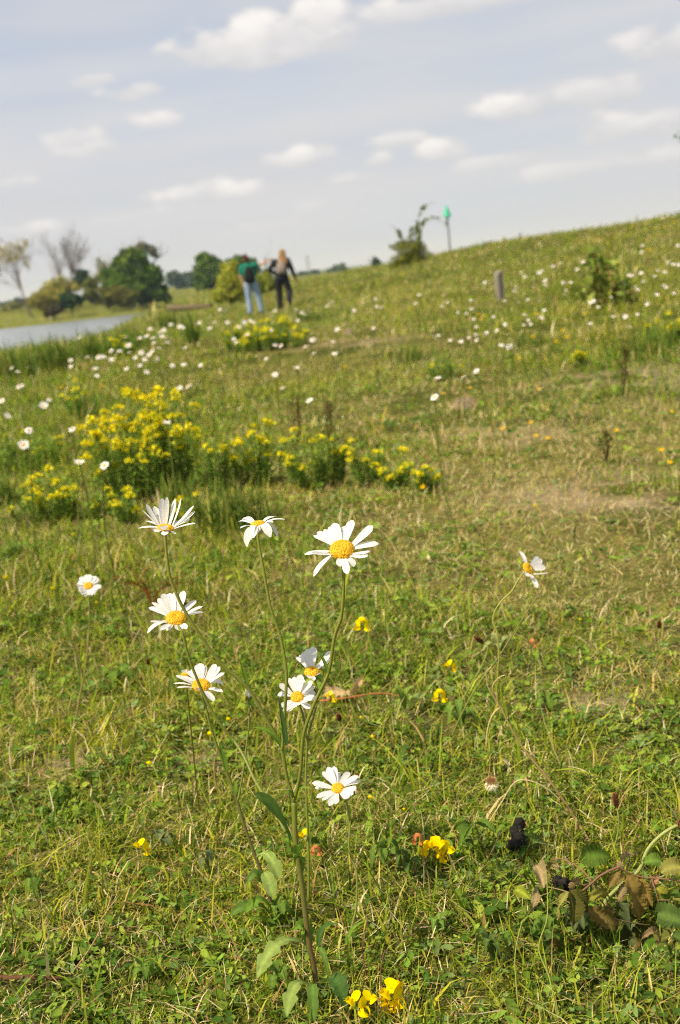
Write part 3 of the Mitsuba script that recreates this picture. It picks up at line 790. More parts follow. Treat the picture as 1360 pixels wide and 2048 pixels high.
trefoil(722, 2012, 50, 3, 'yellow trefoil flowers at the bottom edge, left of the denser yellow cluster', spots=[(706, 2004, 22), (724, 2014, 24), (741, 2000, 20)])
trefoil(784, 1990, 48, 6, 'dense cluster of yellow trefoil flowers at the bottom edge behind reddish stalks', spots=[(790, 1976, 24), (778, 1988, 26), (794, 1998, 24), (772, 1998, 20), (776, 2008, 20), (788, 2010, 16)])
trefoil(870, 1700, 56, 6, 'golden yellow trefoil cluster left of the bramble leaves', spots=[(852, 1702, 20), (864, 1694, 24), (878, 1692, 22), (876, 1704, 18), (896, 1699, 18), (884, 1711, 18)])
trefoil(612, 1675, 24, 2, 'small yellow trefoil flower just behind the tallest daisy stem')
trefoil(285, 1696, 26, 2, 'pale yellow trefoil flower lying in the turf at lower left')
trefoil(880, 1393, 26, 3, 'yellow trefoil flower in the turf below the daisy head on the right')
trefoil(725, 1250, 28, 3, 'yellow trefoil cluster just right of the largest daisy stem', h=.04)
trefoil(902, 1334, 20, 2, 'yellow trefoil flower above and right of another, beside a blurred weed')
trefoil(662, 1395, 18, 2, 'yellow trefoil flower at the tip of the crumpled dry leaf')
for u, v, px in ((298, 1528, 13), (457, 1440, 13), (420, 1469, 14), (722, 1436, 9), (740, 1596, 12), (745, 1475, 11), (808, 1620, 9), (105, 1178, 12), (192, 1206, 9), (12, 1156, 14), (147, 1070, 10), (1070, 1012, 10), (390, 1015, 8), (640, 1170, 8), (1160, 1240, 8)):
    trefoil(u, v, px, 1, 'single small yellow flower dotted in the short turf of the foreground', 'small yellow flowers dotted in the turf')
ORA = lin(214, 136, 88)
trefoil(632, 1702, 20, 3, 'orange red trefoil buds beside the tallest daisy stem', col=ORA)
trefoil(836, 1680, 22, 3, 'pinkish orange trefoil buds just left of the golden cluster', col=ORA)
trefoil(1066, 1287, 14, 2, 'orange trefoil bud in the turf below the nodding daisy', col=ORA)

# black droppings
def dropping(pts, label):
    k = thing('animal_dropping', label, 'dropping')
    m = np.linalg.norm(hit(*pts[0][:2], .01) - EYE) / FOC
    tm = blob([hull((hit(u, v, .020), r * m)) for u, v, r in pts] + [hull((hit(a[0], a[1], .020), a[2] * m * .7), (hit(b[0], b[1], .020), b[2] * m * .7)) for a, b in zip(pts[:-1], pts[1:])], .0012, 2)
    v = tm.vertices + tm.vertex_normals * ((meshkit.fbm(tm.vertices * 420, 3) - .5) * .0042)[:, None]
    scene[k] = shp((v, tm.faces, lin(42, 40, 38) * (.6 + .9 * meshkit.noise(v * 500)[:, None])), 'dull_matter')
dropping([(1038, 1648, 12), (1033, 1664, 14), (1036, 1678, 14), (1028, 1689, 11)], 'black lumpy animal dropping on a leaf in the turf at lower right')
dropping([(1117, 1764, 12), (1130, 1770, 13), (1143, 1777, 10)], 'black dropping half hidden under the withered bramble')

# clover head
k = thing('clover_flower', 'round clover head, white below and brown on top, at lower right', 'flower')
P = hit(983, 1568, .03)
m = np.linalg.norm(P - EYE) / FOC
ms = []
for i in range(90):
    zz = 1 - 1.7 * (i + .5) / 90
    a = i * 2.39996
    q = np.array([math.sqrt(1 - zz * zz) * math.cos(a), math.sqrt(1 - zz * zz) * math.sin(a), zz])
    qd = norm(q + [0, 0, -.7 if zz < .4 else .2])
    ms.append(leaf_strip([P + q * 6 * m, P + q * 9 * m + qd * 7 * m], 4.5 * m, q, rows=4, fold=.4, col=lin(236, 228, 200) if zz < .35 else lin(186, 142, 100), pale=1))
part(k, 'blossom', shp(merge(ms), 'petal_matter'))
part(k, 'stem', shp(tube([on_ground(P[0], P[1] + .006), P], .0009, .0008, 6, 5, (STEMG, STEMG)), 'stem_matter'))

# ribwort heads
def plantain(head, path, hl, hw, label, r=.0011, group=None, Dk=0.0):
    k = thing('plantain_stalk', label, 'plant', group)
    b = hit(*path[-1])
    D = math.hypot(b[0], b[1])
    Ds = np.linspace(D + Dk, D, len(path) + 1)
    P = [at(u, v, d) for (u, v), d in zip([head] + path, Ds)]
    m = np.linalg.norm(P[0] - EYE) / FOC
    part(k, 'stem', shp(tube(P, r * .8, r, 40, 6, (lin(150, 158, 84), lin(128, 140, 66))), 'stem_matter'))
    ax = norm(P[0] - P[1])
    a = norm(np.cross(ax, [.3, .8, .1]))
    bq = np.cross(ax, a)
    ms = []
    for i in range(70):
        t = (i + .5) / 70
        g = i * 2.39996
        rr = hw / 2 * m * math.sin(math.pi * (.08 + .86 * t)) ** .6
        q = math.cos(g) * a + math.sin(g) * bq
        c = P[0] + ax * (t - .15) * hl * m
        ms.append(leaf_strip([c + q * rr * .2, c + q * rr + ax * .12 * hl * m], hw * .38 * m, q, rows=3, fold=.4, col=lin(132, 92, 62) * rng.uniform(.7, 1.5), pale=1.1))
    part(k, 'seed_head', shp(merge(ms), 'dull_matter'))


plantain((1233, 1612), [(1238, 1645), (1230, 1690), (1215, 1730)], 30, 15, 'brown ribwort seed head on a short straight stalk, right of the black dropping')
plantain((1356, 1650), [(1325, 1668), (1295, 1700), (1278, 1740), (1240, 1772), (1210, 1805), (1204, 1830), (1208, 1860)], 20, 18, 'brown seed head at the right edge on a thick S-shaped green stalk', .0021, Dk=.04)
plantain((1318, 1255), [(1318, 1280), (1322, 1310)], 16, 11, 'small brown plantain head standing in the turf near the right edge')
plantain((965, 1285), [(975, 1292), (930, 1390), (900, 1440)], 20, 12, 'dark seed head nodding on a dry stalk left of the nodding daisy')
plantain((296, 1328), [(298, 1350), (302, 1400), (306, 1440)], 12, 9, 'dark plantain head left of the lower white daisy heads')
plantain((680, 1440), [(692, 1470), (693, 1510), (702, 1543)], 16, 14, 'dark dried head on a pale curved stalk above the low daisy')

# long grass stalks that stand out singly
def stalk(pts, label, r=.0008, col=lin(96, 116, 56), group='long thin grass stalks', Dk=0.0, panicle=0):
    k = thing('grass_stalk', label, 'grass stalk', group)
    b = hit(*pts[-1])
    D = math.hypot(b[0], b[1])
    P = [at(u, v, d) for (u, v), d in zip(pts, np.linspace(D + Dk, D, len(pts)))]
    part(k, 'stem', shp(tube(P, r * .6, r, 30, 5, (col, col)), 'stem_matter'))
    if panicle:
        c = catmull(P, 30)
        ms = []
        m = np.linalg.norm(P[0] - EYE) / FOC
        for i in range(panicle):
            q = c[int(i / panicle * 9)]
            e = q + (RC * rng.normal(0, 14) + UC * rng.uniform(-6, 16)) * m
            ms.append(tube([q, e], r * .35, r * .3, 4, 4, (col, col)))
            ms.append(leaf_strip([e, e + norm(e - q) * 7 * m], 3.2 * m, RC + UC, rows=4, col=lin(176, 166, 106)))
        part(k, 'seed_head', shp(merge(ms), 'leaf_matter'))


stalk([(1105, 1085), (1150, 1130), (1210, 1200), (1290, 1300), (1352, 1352), (1400, 1400)], 'long dark green grass stalk crossing the right side, upper of two', Dk=.1, panicle=14)
stalk([(1130, 1120), (1180, 1180), (1250, 1265), (1330, 1350), (1390, 1420)], 'long dark green grass stalk crossing the right side, lower of two', Dk=.08)
stalk([(748, 1050), (775, 1075), (800, 1115), (830, 1180)], 'pale dry grass stalk arching just right of the largest daisy head', col=lin(190, 170, 110), Dk=.05)
stalk([(1100, 830), (1112, 850), (1145, 885)], 'pale straw stalk lying across the trodden turf at upper right', .0016, lin(196, 184, 120))
stalk([(1120, 1600), (1040, 1560), (1000, 1610), (960, 1680)], 'pale dead stalk bent over beside the black dropping', .0009, lin(190, 172, 122))
stalk([(1045, 1840), (1030, 1930), (1040, 2046)], 'thin green grass stalk at the bottom right, left of its twin', .0008, lin(140, 148, 64), Dk=.03)
stalk([(1092, 1740), (1095, 1830), (1078, 1900), (1100, 1960), (1115, 2046)], 'thin green grass stalk at the bottom right, right of its twin', .0008, lin(150, 156, 70), Dk=.03)
for pts in ([(770, 1900), (762, 1960), (800, 2046)], [(742, 1990), (725, 1900), (735, 1840)][::-1], [(790, 1940), (808, 2000), (815, 2046)]):
    stalk(pts, 'thin reddish brown dead stalk standing among the yellow flowers at the bottom edge', .0007, lin(112, 66, 50), 'reddish stalks by the bottom yellow flowers', Dk=.02)
for pts in ([(210, 1840), (190, 1880), (135, 1955)], [(95, 2046), (60, 2000), (40, 1975)], [(330, 1560), (290, 1610), (250, 1640)], [(470, 1440), (430, 1560), (460, 1600)]):
    stalk(pts, 'thin dry stalk lying in the turf of the left foreground', .0009, lin(170, 136, 92), 'dry stalks in the left foreground')
k = thing('twig', 'dark brown twig lying in the grass at the lower left edge', 'twig')
scene[k] = shp(tube([hit(-30, 1952, .012), hit(40, 1955, .015), hit(90, 1957, .012), hit(126, 1956, .008)], .0028, .0019, 24, 7, (lin(92, 66, 48), lin(110, 82, 60))), 'dull_matter')
k = thing('twig', 'thin orange brown twig lying behind the pair of daisy heads', 'twig')
scene[k] = shp(tube([hit(640, 1402, .01), hit(690, 1396, .02), hit(740, 1388, .02), hit(800, 1392, .01)], .0016, .001, 20, 6, (lin(170, 106, 66), lin(180, 120, 80))), 'dull_matter')
k = thing('dry_leaf', 'crumpled beige dead leaf lying in the turf behind the two lower daisy heads', 'leaf')
scene[k] = shp(merge([leaf_strip([hit(646, 1391, .010), hit(664, 1386, .016), hit(690, 1388, .012), hit(712, 1380, .016)], .020, [.2, -.7, .7], rows=26, fold=.35, col=lin(204, 176, 132), wave=.24, teeth=5, tooth=.5),
                      leaf_strip([hit(700, 1388, .014), hit(715, 1365, .03), hit(726, 1352, .034)], .012, [.6, -.6, .3], rows=10, fold=.6, col=lin(204, 172, 124), wave=.15)]), 'leaf_matter')

# brambles at lower right
def bramble(label, leaves, canes):
    k = thing('bramble', label, 'bramble')
    for pts, r, c in canes:
        P = [hit(u, v, h) for u, v, h in pts]
        part(k, 'stem', shp(tube(P, r * .62, r * .45, 24, 6, (c * .4 + lin(120, 100, 66) * .5, c * .4 + lin(120, 110, 66) * .5)), 'stem_matter'))
    for (u0, v0, h0), (u1, v1, h1), w, c, wave in leaves:
        A, B = hit(u0, v0, h0), hit(u1, v1, h1)
        m = np.linalg.norm(A - EYE) / FOC
        up = norm(np.array([0, 0, 1.0]) + .9 * norm(EYE - A))
        L = np.linalg.norm(B - A)
        part(k, 'leaf', shp(leaf_strip([A, (A + B) / 2 + up * L * .18 + rng.normal(0, .05 * L, 3), B], w * m * .86, norm(up + rng.normal(0, .35, 3)), rows=34, teeth=11, tooth=.40, fold=rng.uniform(.4, .95), col=c * rng.uniform(.62, 1.0), wave=wave * 1.8 + .05, pale=1.4), 'leaf_matter'))


BG, BY, BO, BB, BR, BDK, BGR = lin(104, 132, 54), lin(142, 140, 72), lin(98, 98, 46), lin(164, 146, 104), lin(130, 112, 62), lin(86, 108, 52), lin(108, 122, 78)
bramble('fresh green bramble sprig left of the upper black dropping',
        [((946, 1652, .035), (918, 1694, .03), 36, BG, .03), ((952, 1648, .035), (990, 1666, .03), 40, BG, .03), ((1034, 1694, .006), (1088, 1684, .012), 44, BDK, .03), ((940, 1650, .03), (905, 1665, .025), 22, BG, .03), ((1030, 1780, .03), (1062, 1800, .03), 30, lin(140, 152, 52), .04)],
        [([(950, 1650, .035), (965, 1690, .02), (975, 1725, 0)], .0012, lin(116, 112, 58)), ([(1000, 1665, .03), (985, 1700, .02), (970, 1730, 0)], .001, lin(120, 100, 62))])
bramble('withered bramble with red cane and curled olive and brown leaves at the right edge',
        [((1140, 1784, .05), (1144, 1856, .03), 40, BO, .05), ((1136, 1784, .05), (1118, 1838, .03), 24, BY, .06), ((1142, 1783, .05), (1172, 1824, .03), 34, BO, .05),
         ((1088, 1776, .045), (1068, 1728, .05), 34, BB * .9, .14), ((1092, 1772, .045), (1112, 1722, .05), 28, BY, .14), ((1074, 1774, .045), (1062, 1824, .03), 22, BB * .8, .15), ((1112, 1725, .04), (1122, 1742, .04), 22, BB, .12),
         ((1168, 1816, .03), (1240, 1852, .03), 44, BR, .10), ((1175, 1800, .03), (1215, 1788, .03), 28, lin(150, 146, 64), .08), ((1240, 1738, .06), (1216, 1780, .04), 22, BR, .1), ((1256, 1750, .055), (1282, 1842, .03), 54, lin(130, 112, 58), .07),
         ((1240, 1735, .06), (1274, 1708, .06), 24, BB, .12), ((1272, 1752, .05), (1304, 1814, .03), 32, lin(150, 128, 66), .1), ((1258, 1760, .05), (1236, 1806, .03), 20, BB, .12), ((1318, 1750, .05), (1304, 1780, .04), 16, lin(196, 148, 112), .1)],
        [([(1240, 1733, .065), (1200, 1752, .055), (1182, 1768, .05), (1160, 1786, .045), (1136, 1830, .0)], .0019, lin(150, 92, 84)), ([(1182, 1762, .05), (1150, 1730, .045), (1115, 1716, .045)], .0013, lin(160, 100, 80)),
         ([(1240, 1735, .065), (1290, 1755, .055), (1330, 1758, .05), (1380, 1765, .04)], .0014, lin(156, 100, 84)), ([(1150, 1790, .045), (1100, 1775, .045), (1070, 1772, .045)], .0011, lin(150, 130, 84))])
_r = np.random.default_rng(12)
EXTRA = []
for _i in range(22):
    _u, _v, _a = _r.uniform(1085, 1350), _r.uniform(1735, 1890), _r.uniform(.3, 2.8)
    _l, _hh = _r.uniform(22, 42), _r.uniform(.015, .05)
    EXTRA.append(((_u, _v, _hh), (_u + _l * math.cos(_a), _v + _l * .8 * math.sin(_a), max(_hh - .02, .006)), _r.uniform(15, 28), [lin(92, 98, 46), lin(126, 112, 62), lin(110, 122, 56), lin(150, 128, 88), lin(84, 104, 50)][_i % 5], .09))
bramble('tangle of small olive and brown bramble leaves beneath the withered cane', EXTRA, [([(1110, 1790, .03), (1200, 1830, .03), (1300, 1850, .03)], .0012, lin(120, 90, 66)), ([(1180, 1760, .04), (1230, 1850, .02), (1250, 1890, 0)], .0012, lin(120, 90, 66))])
bramble('green bramble leaves at the right edge beside the withered ones',
        [((1162, 1716, .03), (1222, 1716, .03), 56, BG * .8, .04), ((1288, 1726, .05), (1328, 1726, .05), 36, BG, .05), ((1322, 1746, .05), (1375, 1738, .05), 44, BY, .05), ((1316, 1828, .05), (1376, 1858, .04), 60, BDK, .05),
         ((1330, 1800, .05), (1372, 1800, .05), 36, BG, .04), ((1312, 1776, .05), (1332, 1800, .04), 30, lin(160, 160, 60), .05), ((1345, 1870, .04), (1390, 1900, .03), 40, BDK, .05)],
        [([(1300, 1750, .05), (1316, 1800, .05), (1318, 1850, .0)], .0013, lin(120, 84, 60)), ([(1316, 1800, .05), (1345, 1800, .05)], .001, lin(120, 110, 60))])


# leafy rosettes: cinquefoil, dock and daisy leaves pressed in the turf
def rosette(u, v, R, n, w, c, label, teeth=4, h=.02, shape='spoon', group=None):
    k = thing('leaf_rosette', label, 'leaves', group)
    C = hit(u, v)
    m = np.linalg.norm(C - EYE) / FOC
    a0 = rng.uniform(0, 6.28)
    for i in range(n):
        a = a0 + 2 * math.pi * i / n + rng.normal(0, .2)
        L = R * .68 * m * rng.uniform(.6, 1.25)
        q = np.array([math.cos(a), math.sin(a), 0])
        B = on_ground(*(C + q * L)[:2], h * rng.uniform(.3, 1.2))
        Mi = on_ground(*(C + q * L * .55)[:2], h * rng.uniform(1, 1.6))
        part(k, 'leaf', shp(leaf_strip([C + [0, 0, .004], Mi, B], w * m * .72, [0, 0, 1], rows=1 + 5 * teeth if teeth else 10, teeth=teeth, tooth=.42, wave=.05, shape=shape, fold=.18, col=c * rng.uniform(.85, 1.15)), 'leaf_matter'))


rosette(1160, 1882, 52, 6, 34, BGR * .8, 'grey green toothed leaves in the turf under the withered bramble')
rosette(1262, 1905, 50, 6, 34, BGR * .75, 'grey green toothed leaves at lower right, near the deep shadow')
rosette(1100, 1905, 42, 5, 30, BG, 'bright green toothed leaves below the withered bramble')
rosette(990, 1950, 52, 5, 26, BDK, 'long dark green leaves in the turf at the bottom, right of the yellow clusters', 0, .025, 'oval')
rosette(775, 1740, 44, 7, 30, BG * .85, 'low green leaves to the right of the low daisy stem')
rosette(820, 1760, 40, 6, 26, BDK, 'dark green leaves below the golden yellow cluster')
rosette(640, 1720, 34, 5, 22, BG * .8, 'small green leaves just right of the tallest daisy stem')
rosette(560, 1850, 40, 6, 26, BG, 'green leaves at the foot of the slender left daisy')
rosette(330, 1710, 36, 5, 26, BGR, 'greyish round leaves beside the pale yellow flower at lower left', 3)
rosette(925, 1470, 66, 7, 22, lin(110, 136, 60), 'rosette of long pale plantain leaves in the middle right', 0, .03, 'oval')
rosette(810, 1440, 50, 6, 16, lin(124, 146, 62), 'tuft of broad grassy leaves right of the crumpled dry leaf', 0, .03, 'oval')
rosette(1095, 1425, 44, 6, 30, BG, 'low round green leaves left of the right edge, below the nodding daisy')
rosette(240, 1372, 60, 8, 30, BG * .9, 'leafy weed with some reddish leaves left of the lower daisy heads')
rosette(560, 1985, 44, 5, 30, BG, 'lobed daisy leaves in the turf at the bottom left of the tall stem', 5)
rosette(120, 1620, 36, 6, 20, BG, 'low leafy patch in the left foreground', 3)
rosette(420, 1755, 32, 5, 20, BGR, 'small grey green leaves in the turf left of the slender daisy', 3)
rosette(75, 1800, 34, 6, 18, BG, 'low green leaves near the left edge above the twig', 3)
rosette(300, 1990, 44, 6, 24, BG * .9, 'green leaves at the bottom edge in the left foreground', 4)
rosette(880, 1880, 44, 5, 20, lin(110, 140, 60), 'narrow green leaves between the golden cluster and the bottom edge', 0, .02, 'oval')
rosette(1000, 1310, 50, 5, 24, lin(150, 160, 96), 'pale green leaves in the turf behind the nodding daisy stem', 0, .02, 'oval')
rosette(430, 1140, 30, 5, 14, BG, 'small green weed behind the upper daisy stems', 3, .03)

# reddish weed behind the left daisies
k = thing('red_weed', 'reddish brown feathery weed behind the left daisy heads', 'weed')
b0 = hit(305, 1225)
ms = []
for i in range(9):
    a = rng.uniform(-1.1, 1.1)
    P = [b0, b0 + .05 * (RC * math.sin(a) * .6 + UC), b0 + .095 * (RC * math.sin(a) + UC * math.cos(a)) * rng.uniform(.7, 1.15)]
    ms.append(tube(P, .0012, .0006, 10, 5, (lin(124, 70, 48), lin(140, 90, 50))))
    c = catmull(P, 10)
    for j in range(3, 10):
        for s in (-1, 1):
            ms.append(leaf_strip([c[j], c[j] + .014 * (RC * s + UC * .5 + F0 * rng.normal(0, .5))], .0035, UC, rows=4, col=lin(130, 80, 46) if rng.random() < .6 else lin(110, 112, 50)))
scene[k] = shp(merge(ms), 'leaf_matter')

# ------------------------------------------------------------------ cypress spurge: yellow umbels over feathery green stems
SPG = np.array([lin(112, 146, 58), lin(92, 128, 52), lin(132, 160, 66), lin(148, 172, 78)])
SPY = np.array([lin(236, 220, 30), lin(222, 210, 34), lin(242, 228, 56), lin(206, 206, 48)])


def spurge(cu, top, base, width, n, label, yellow=1.0, umbel_px=13, D=None, group=None, low=.35):
    """A clump: n stems with whorled narrow leaves, each topped by a flat yellow umbel (a part of its own)."""
    k = thing('spurge_plant', label, 'plant', group)
    C = hit(cu, base)
    D = math.hypot(C[0], C[1])
    m = D / FOC
    hmax = (base - top) * m
    st, lf = [], []
    for i in range(n):
        q = np.array([rng.uniform(-1, 1), rng.uniform(-1, 1)])
        while q @ q > 1:
            q = rng.uniform(-1, 1, 2)
        x, y = C[0] + q[0] * width / 2 * m * .85, C[1] + q[1] * width / 2 * m * .6 + width * m * .12
        h = hmax * (1 - .42 * q[0] ** 2) * rng.uniform(.45, 1.04) * (1 if q[1] > -.2 else .82)
        b = on_ground(x, y)
        e = b + [q[0] * .28 * h + rng.normal(0, .09 * h), q[1] * .15 * h, h]
        P = catmull([b, (b + e) / 2 + [0, 0, .04 * h], e], 12)
        st.append(tube(P, .0016, .0012, 6, 4, (lin(110, 116, 56), lin(120, 136, 60))))
        nl = 42
        t = rng.uniform(.12, .97, nl)
        p0 = P[np.clip((t * 11).astype(int), 0, 11)]
        lf.append(blades(p0, rng.uniform(0, 6.28, nl), rng.uniform(.7, 1.4, nl), rng.uniform(-.2, .5, nl), rng.uniform(.7, 1.2, nl) * (.020 + .0032 * D), np.full(nl, .0026 + .0009 * D), pick(SPG, nl), 2))
        if rng.random() < yellow:
            ms = []
            R = umbel_px / 2 * m * rng.uniform(.8, 1.4)
            for j in range(9):
                a = j * 2.39996
                rr = R * math.sqrt((j + .4) / 9)
                c = e + [rr * math.cos(a), rr * math.sin(a), .35 * R - .6 * rr * rr / R + rng.normal(0, .22) * R]
                col = SPY[rng.integers(0, 4)]
                ms.append(tuple(leaflets(c[0] + rng.normal(0, .14 * R, 4), c[1] + rng.normal(0, .14 * R, 4), c[2] + rng.normal(0, .16 * R, 4), rng.uniform(.27, .45, 4) * R, col * rng.uniform(.9, 1.1, (4, 1)), 1.3)))
                if j % 3 == 0:
                    ms.append(tube([e - [0, 0, .8 * R], c], .0007, .0006, 3, 3, (SPG[3], SPG[3])))
            part(k, 'umbel', shp(merge(ms), 'leaf_matter'))
    part(k, 'stems', shp(merge(st), 'stem_matter'), kind='stuff')
    part(k, 'foliage', shp(merge(lf), 'leaf_matter'), kind='stuff')
    return k


spurge(292, 784, 1000, 215, 135, 'largest clump of yellow-flowered spurge, left of the middle', .9, 18)
spurge(430, 842, 985, 70, 20, 'thin spurge plants with few yellow heads, just right of the largest clump', .5, 14)
spurge(520, 828, 975, 100, 30, 'yellow spurge clump in the middle, between the largest clump and the dark dock stalk', .75, 15)
spurge(635, 850, 980, 130, 42, 'broad loose yellow spurge clump right behind the dark dock stalks', .6, 14)
spurge(738, 868, 972, 66, 16, 'small yellow spurge plant with a tall head, right of the loose clump', .6, 14)
spurge(795, 895, 985, 48, 12, 'small yellow spurge plant, second from the right end of the row', .8, 16)
spurge(850, 932, 992, 52, 10, 'lowest yellow spurge plant at the right end of the row', .8, 15)
spurge(92, 948, 1050, 130, 36, 'low yellow spurge clump near the left edge, in front of the green mound', .75, 15)
spurge(200, 968, 1040, 60, 14, 'small low spurge plant in front of the largest clump, left part', .5, 13)
spurge(262, 972, 1050, 46, 10, 'small upright spurge head just above the upper left daisy', .6, 15)
spurge(368, 985, 1050, 80, 16, 'spurge plant with pale whorled tips right behind the upper left daisy', .5, 14)
spurge(50, 852, 950, 170, 44, 'dark green spurge mound at the left edge with few yellow heads', .28, 11)
spurge(160, 762, 840, 90, 16, 'sparse yellow spurge plants behind the largest clump at upper left', .4, 11)
spurge(545, 642, 700, 165, 60, 'far yellow spurge patch in front of the two walkers', .6, 11)
spurge(470, 655, 700, 60, 18, 'far yellow spurge patch at the left of the one before the walkers', .6, 11)
spurge(1345, 632, 690, 90, 18, 'yellow green spurge at the right edge below the hillside', .6, 11)
spurge(1150, 698, 735, 36, 8, 'single little yellow spurge on the trodden slope at the right', .8, 11)
spurge(40, 1075, 1120, 80, 12, 'low green spurge shoots at the left edge below the yellow clump', .3, 11)
spurge(250, 672, 715, 90, 22, 'yellowish spurge among the drift of white daisies by the bank', .6, 10)
spurge(895, 700, 760, 70, 10, 'green spurge shoots on the far side of the trodden path', .25, 9)


# dark dock stalks, tall tufts and reeds
def dock(cu, top, base, label):
    k = thing('dock_plant', label, 'plant')
    b = hit(cu, base)
    D = math.hypot(b[0], b[1])
    e = at(cu + (base - top) * .03, top, D)
    ms = [tube([b, (b + e) / 2 + [.01, 0, 0], e], .004, .002, 12, 5, (lin(90, 72, 48), lin(96, 74, 48)))]
    L = np.linalg.norm(e - b)
    c = catmull([b, e], 20)
    n = 150
    i = rng.integers(4, 20, n)
    ms.append(blades(c[i] + rng.normal(0, .012, (n, 3)) * [1, 1, .5], rng.uniform(0, 6.28, n), rng.uniform(.4, 1.4, n), rng.uniform(0, 1, n), rng.uniform(.012, .035, n) * L / .25, np.full(n, .010), pick(np.array([lin(96, 82, 46), lin(78, 84, 44), lin(116, 90, 56)]), n), 2))
    scene[k] = shp(merge(ms), 'leaf_matter')


dock(592, 798, 892, 'dark brown dock stalk standing in the spurge row, left of two')
dock(655, 805, 890, 'dark brown dock stalk in the spurge row, right of two')
dock(1208, 862, 930, 'small dark thistle-like stalk on the trodden turf at the right')
dock(1245, 690, 790, 'dark green upright weed on the slope below the leafy shrub')


def tuft(cu, top, base, width, n, label, pal=GREENS, lean=.25, wmm=None, group=None):
    k = thing('grass_tuft', label, 'tall grass', group)
    C = hit(cu, base)
    D = math.hypot(C[0], C[1])
    m = D / FOC
    x = C[0] + rng.normal(0, .26, n) * width * m
    y = C[1] + rng.normal(0, .2, n) * width * m
    z = land(x, y)
    Lb = (base - top) * m * rng.uniform(.55, 1.1, n)
    scene[k] = shp(blades(np.stack([x, y, z - .01], 1), rng.uniform(0, 6.28, n), np.abs(rng.normal(0, lean, n)), rng.normal(.35, .3, n), Lb, np.full(n, (wmm or .004) * (1 + .25 * D)) * rng.uniform(.7, 1.2, n), pick(pal, n), 4), 'grass_matter')


REED = np.array([lin(96, 124, 44), lin(84, 112, 50), lin(120, 136, 54), lin(70, 98, 40), lin(140, 144, 70)])
for cu, top, base, w, n, lb in ((25, 676, 760, 90, 160, 'tall green reeds on the bank at the left edge'), (110, 658, 745, 80, 130, 'tallest green reeds on the bank in front of the water at the left'), (190, 652, 722, 80, 120, 'reddish green tall grass on the bank before the river'),
                               (262, 640, 700, 80, 140, 'tall grass on the bank beside the end of the water'), (385, 615, 690, 34, 60, 'dark narrow grass tuft standing before the weathered log'), (620, 612, 645, 70, 120, 'dark green grass tuft at the feet of the woman in black'),
                               (330, 612, 660, 80, 120, 'yellow green tall grass where the bank meets the water'), (20, 930, 1010, 50, 70, 'long upright grass blades at the left edge above the yellow spurge'), (470, 930, 1060, 150, 170, 'long bright green grass blades in front of the middle spurge'),
                               (360, 930, 1010, 90, 90, 'long dark grass blades on the right flank of the largest spurge clump'), (850, 1420, 1500, 70, 40, 'coarse grass tuft in the middle right of the turf'), (1290, 640, 720, 110, 110, 'green weeds on the slope below the leafy shrub, at the right edge'),
                               (1060, 660, 690, 60, 60, 'green grass tuft on the slope below the wooden post'), (820, 680, 725, 90, 80, 'green grass tuft on the far side of the trodden path')):
    tuft(cu, top, base, w, n, lb, REED)

# molehills and bare soil
def mound(cu, cv, w, hpx, label, cat='molehill', name='molehill'):
    k = thing(name, label, cat)
    C = hit(cu, cv)
    D = math.hypot(C[0], C[1])
    m = D / FOC
    g = np.linspace(-1, 1, 40)
    X, Y = np.meshgrid(g, g, indexing='ij')
    r = np.hypot(X, Y)
    x, y = C[0] + X * w / 2 * m * 1.2, C[1] + Y * w * .45 * m * 1.2
    p = np.stack([x, y, 0 * x], -1)
    bump = np.clip(1 - r ** 2, 0, 1)
    z = land(x, y) - .02 + hpx * m * bump * (.55 + .9 * meshkit.fbm(p * 5 / (w * m), 4)) * 1.1 + .02 * bump
    i = np.arange(1600).reshape(40, 40)
    q = np.stack([i[:-1, :-1], i[1:, :-1], i[1:, 1:], i[:-1, 1:]], -1).reshape(-1, 4)
    scene[k] = mikit.ply((np.stack([x, y, z], -1).reshape(-1, 3), q), 'soil_matter', smooth=True)


mound(932, 815, 64, 18, 'brown molehill on the slope right of the path')
mound(697, 668, 22, 10, 'small far brown molehill behind the path')


# ------------------------------------------------------------------ daisies and yellow flowers scattered over the meadow
def ring_mesh(n=13, r0=.22, cupped=.15, seed=0):
    r = np.random.default_rng(seed)
    V, F = [], []
    for i in range(n):
        a = 2 * math.pi * i / n + r.normal(0, .05)
        L, w, zt = r.uniform(.85, 1.08), .17, cupped + r.normal(0, .10)
        q, s = np.array([math.cos(a), math.sin(a), 0]), np.array([-math.sin(a), math.cos(a), 0])
        o_ = len(V)
        for t, k in ((r0, .5), (.6, 1), (.88, .9), (1.0, .4)):
            zz = zt * (t - r0) * 1.2
            V += [q * t * L - s * w * k + [0, 0, zz], q * t * L + s * w * k + [0, 0, zz]]
        for j in range(3):
            b = o_ + 2 * j
            F += [[b, b + 1, b + 3], [b, b + 3, b + 2]]
    return np.array(V), np.array(F), np.broadcast_to(WHITE, (len(V), 3))


RINGS = [shp(ring_mesh(12 + i, .22, c, i), 'petal_matter') for i, c in enumerate((.05, .2, .35, -.25))]
_d = trimesh.creation.icosphere(subdivisions=2)
DISC = shp((_d.vertices * [.32, .32, .2], _d.faces, None), 'disc_matter')


def align(n, C, s, spin=0.0):
    n = norm(n)
    a = norm(np.cross([.11, .97, .2], n))
    b = np.cross(n, a)
    c_, s_ = math.cos(spin), math.sin(spin)
    M = np.eye(4)
    M[:3, 0], M[:3, 1], M[:3, 2], M[:3, 3] = (a * c_ + b * s_) * s, (b * c_ - a * s_) * s, n * s, C
    return T(M.tolist())


seen = []


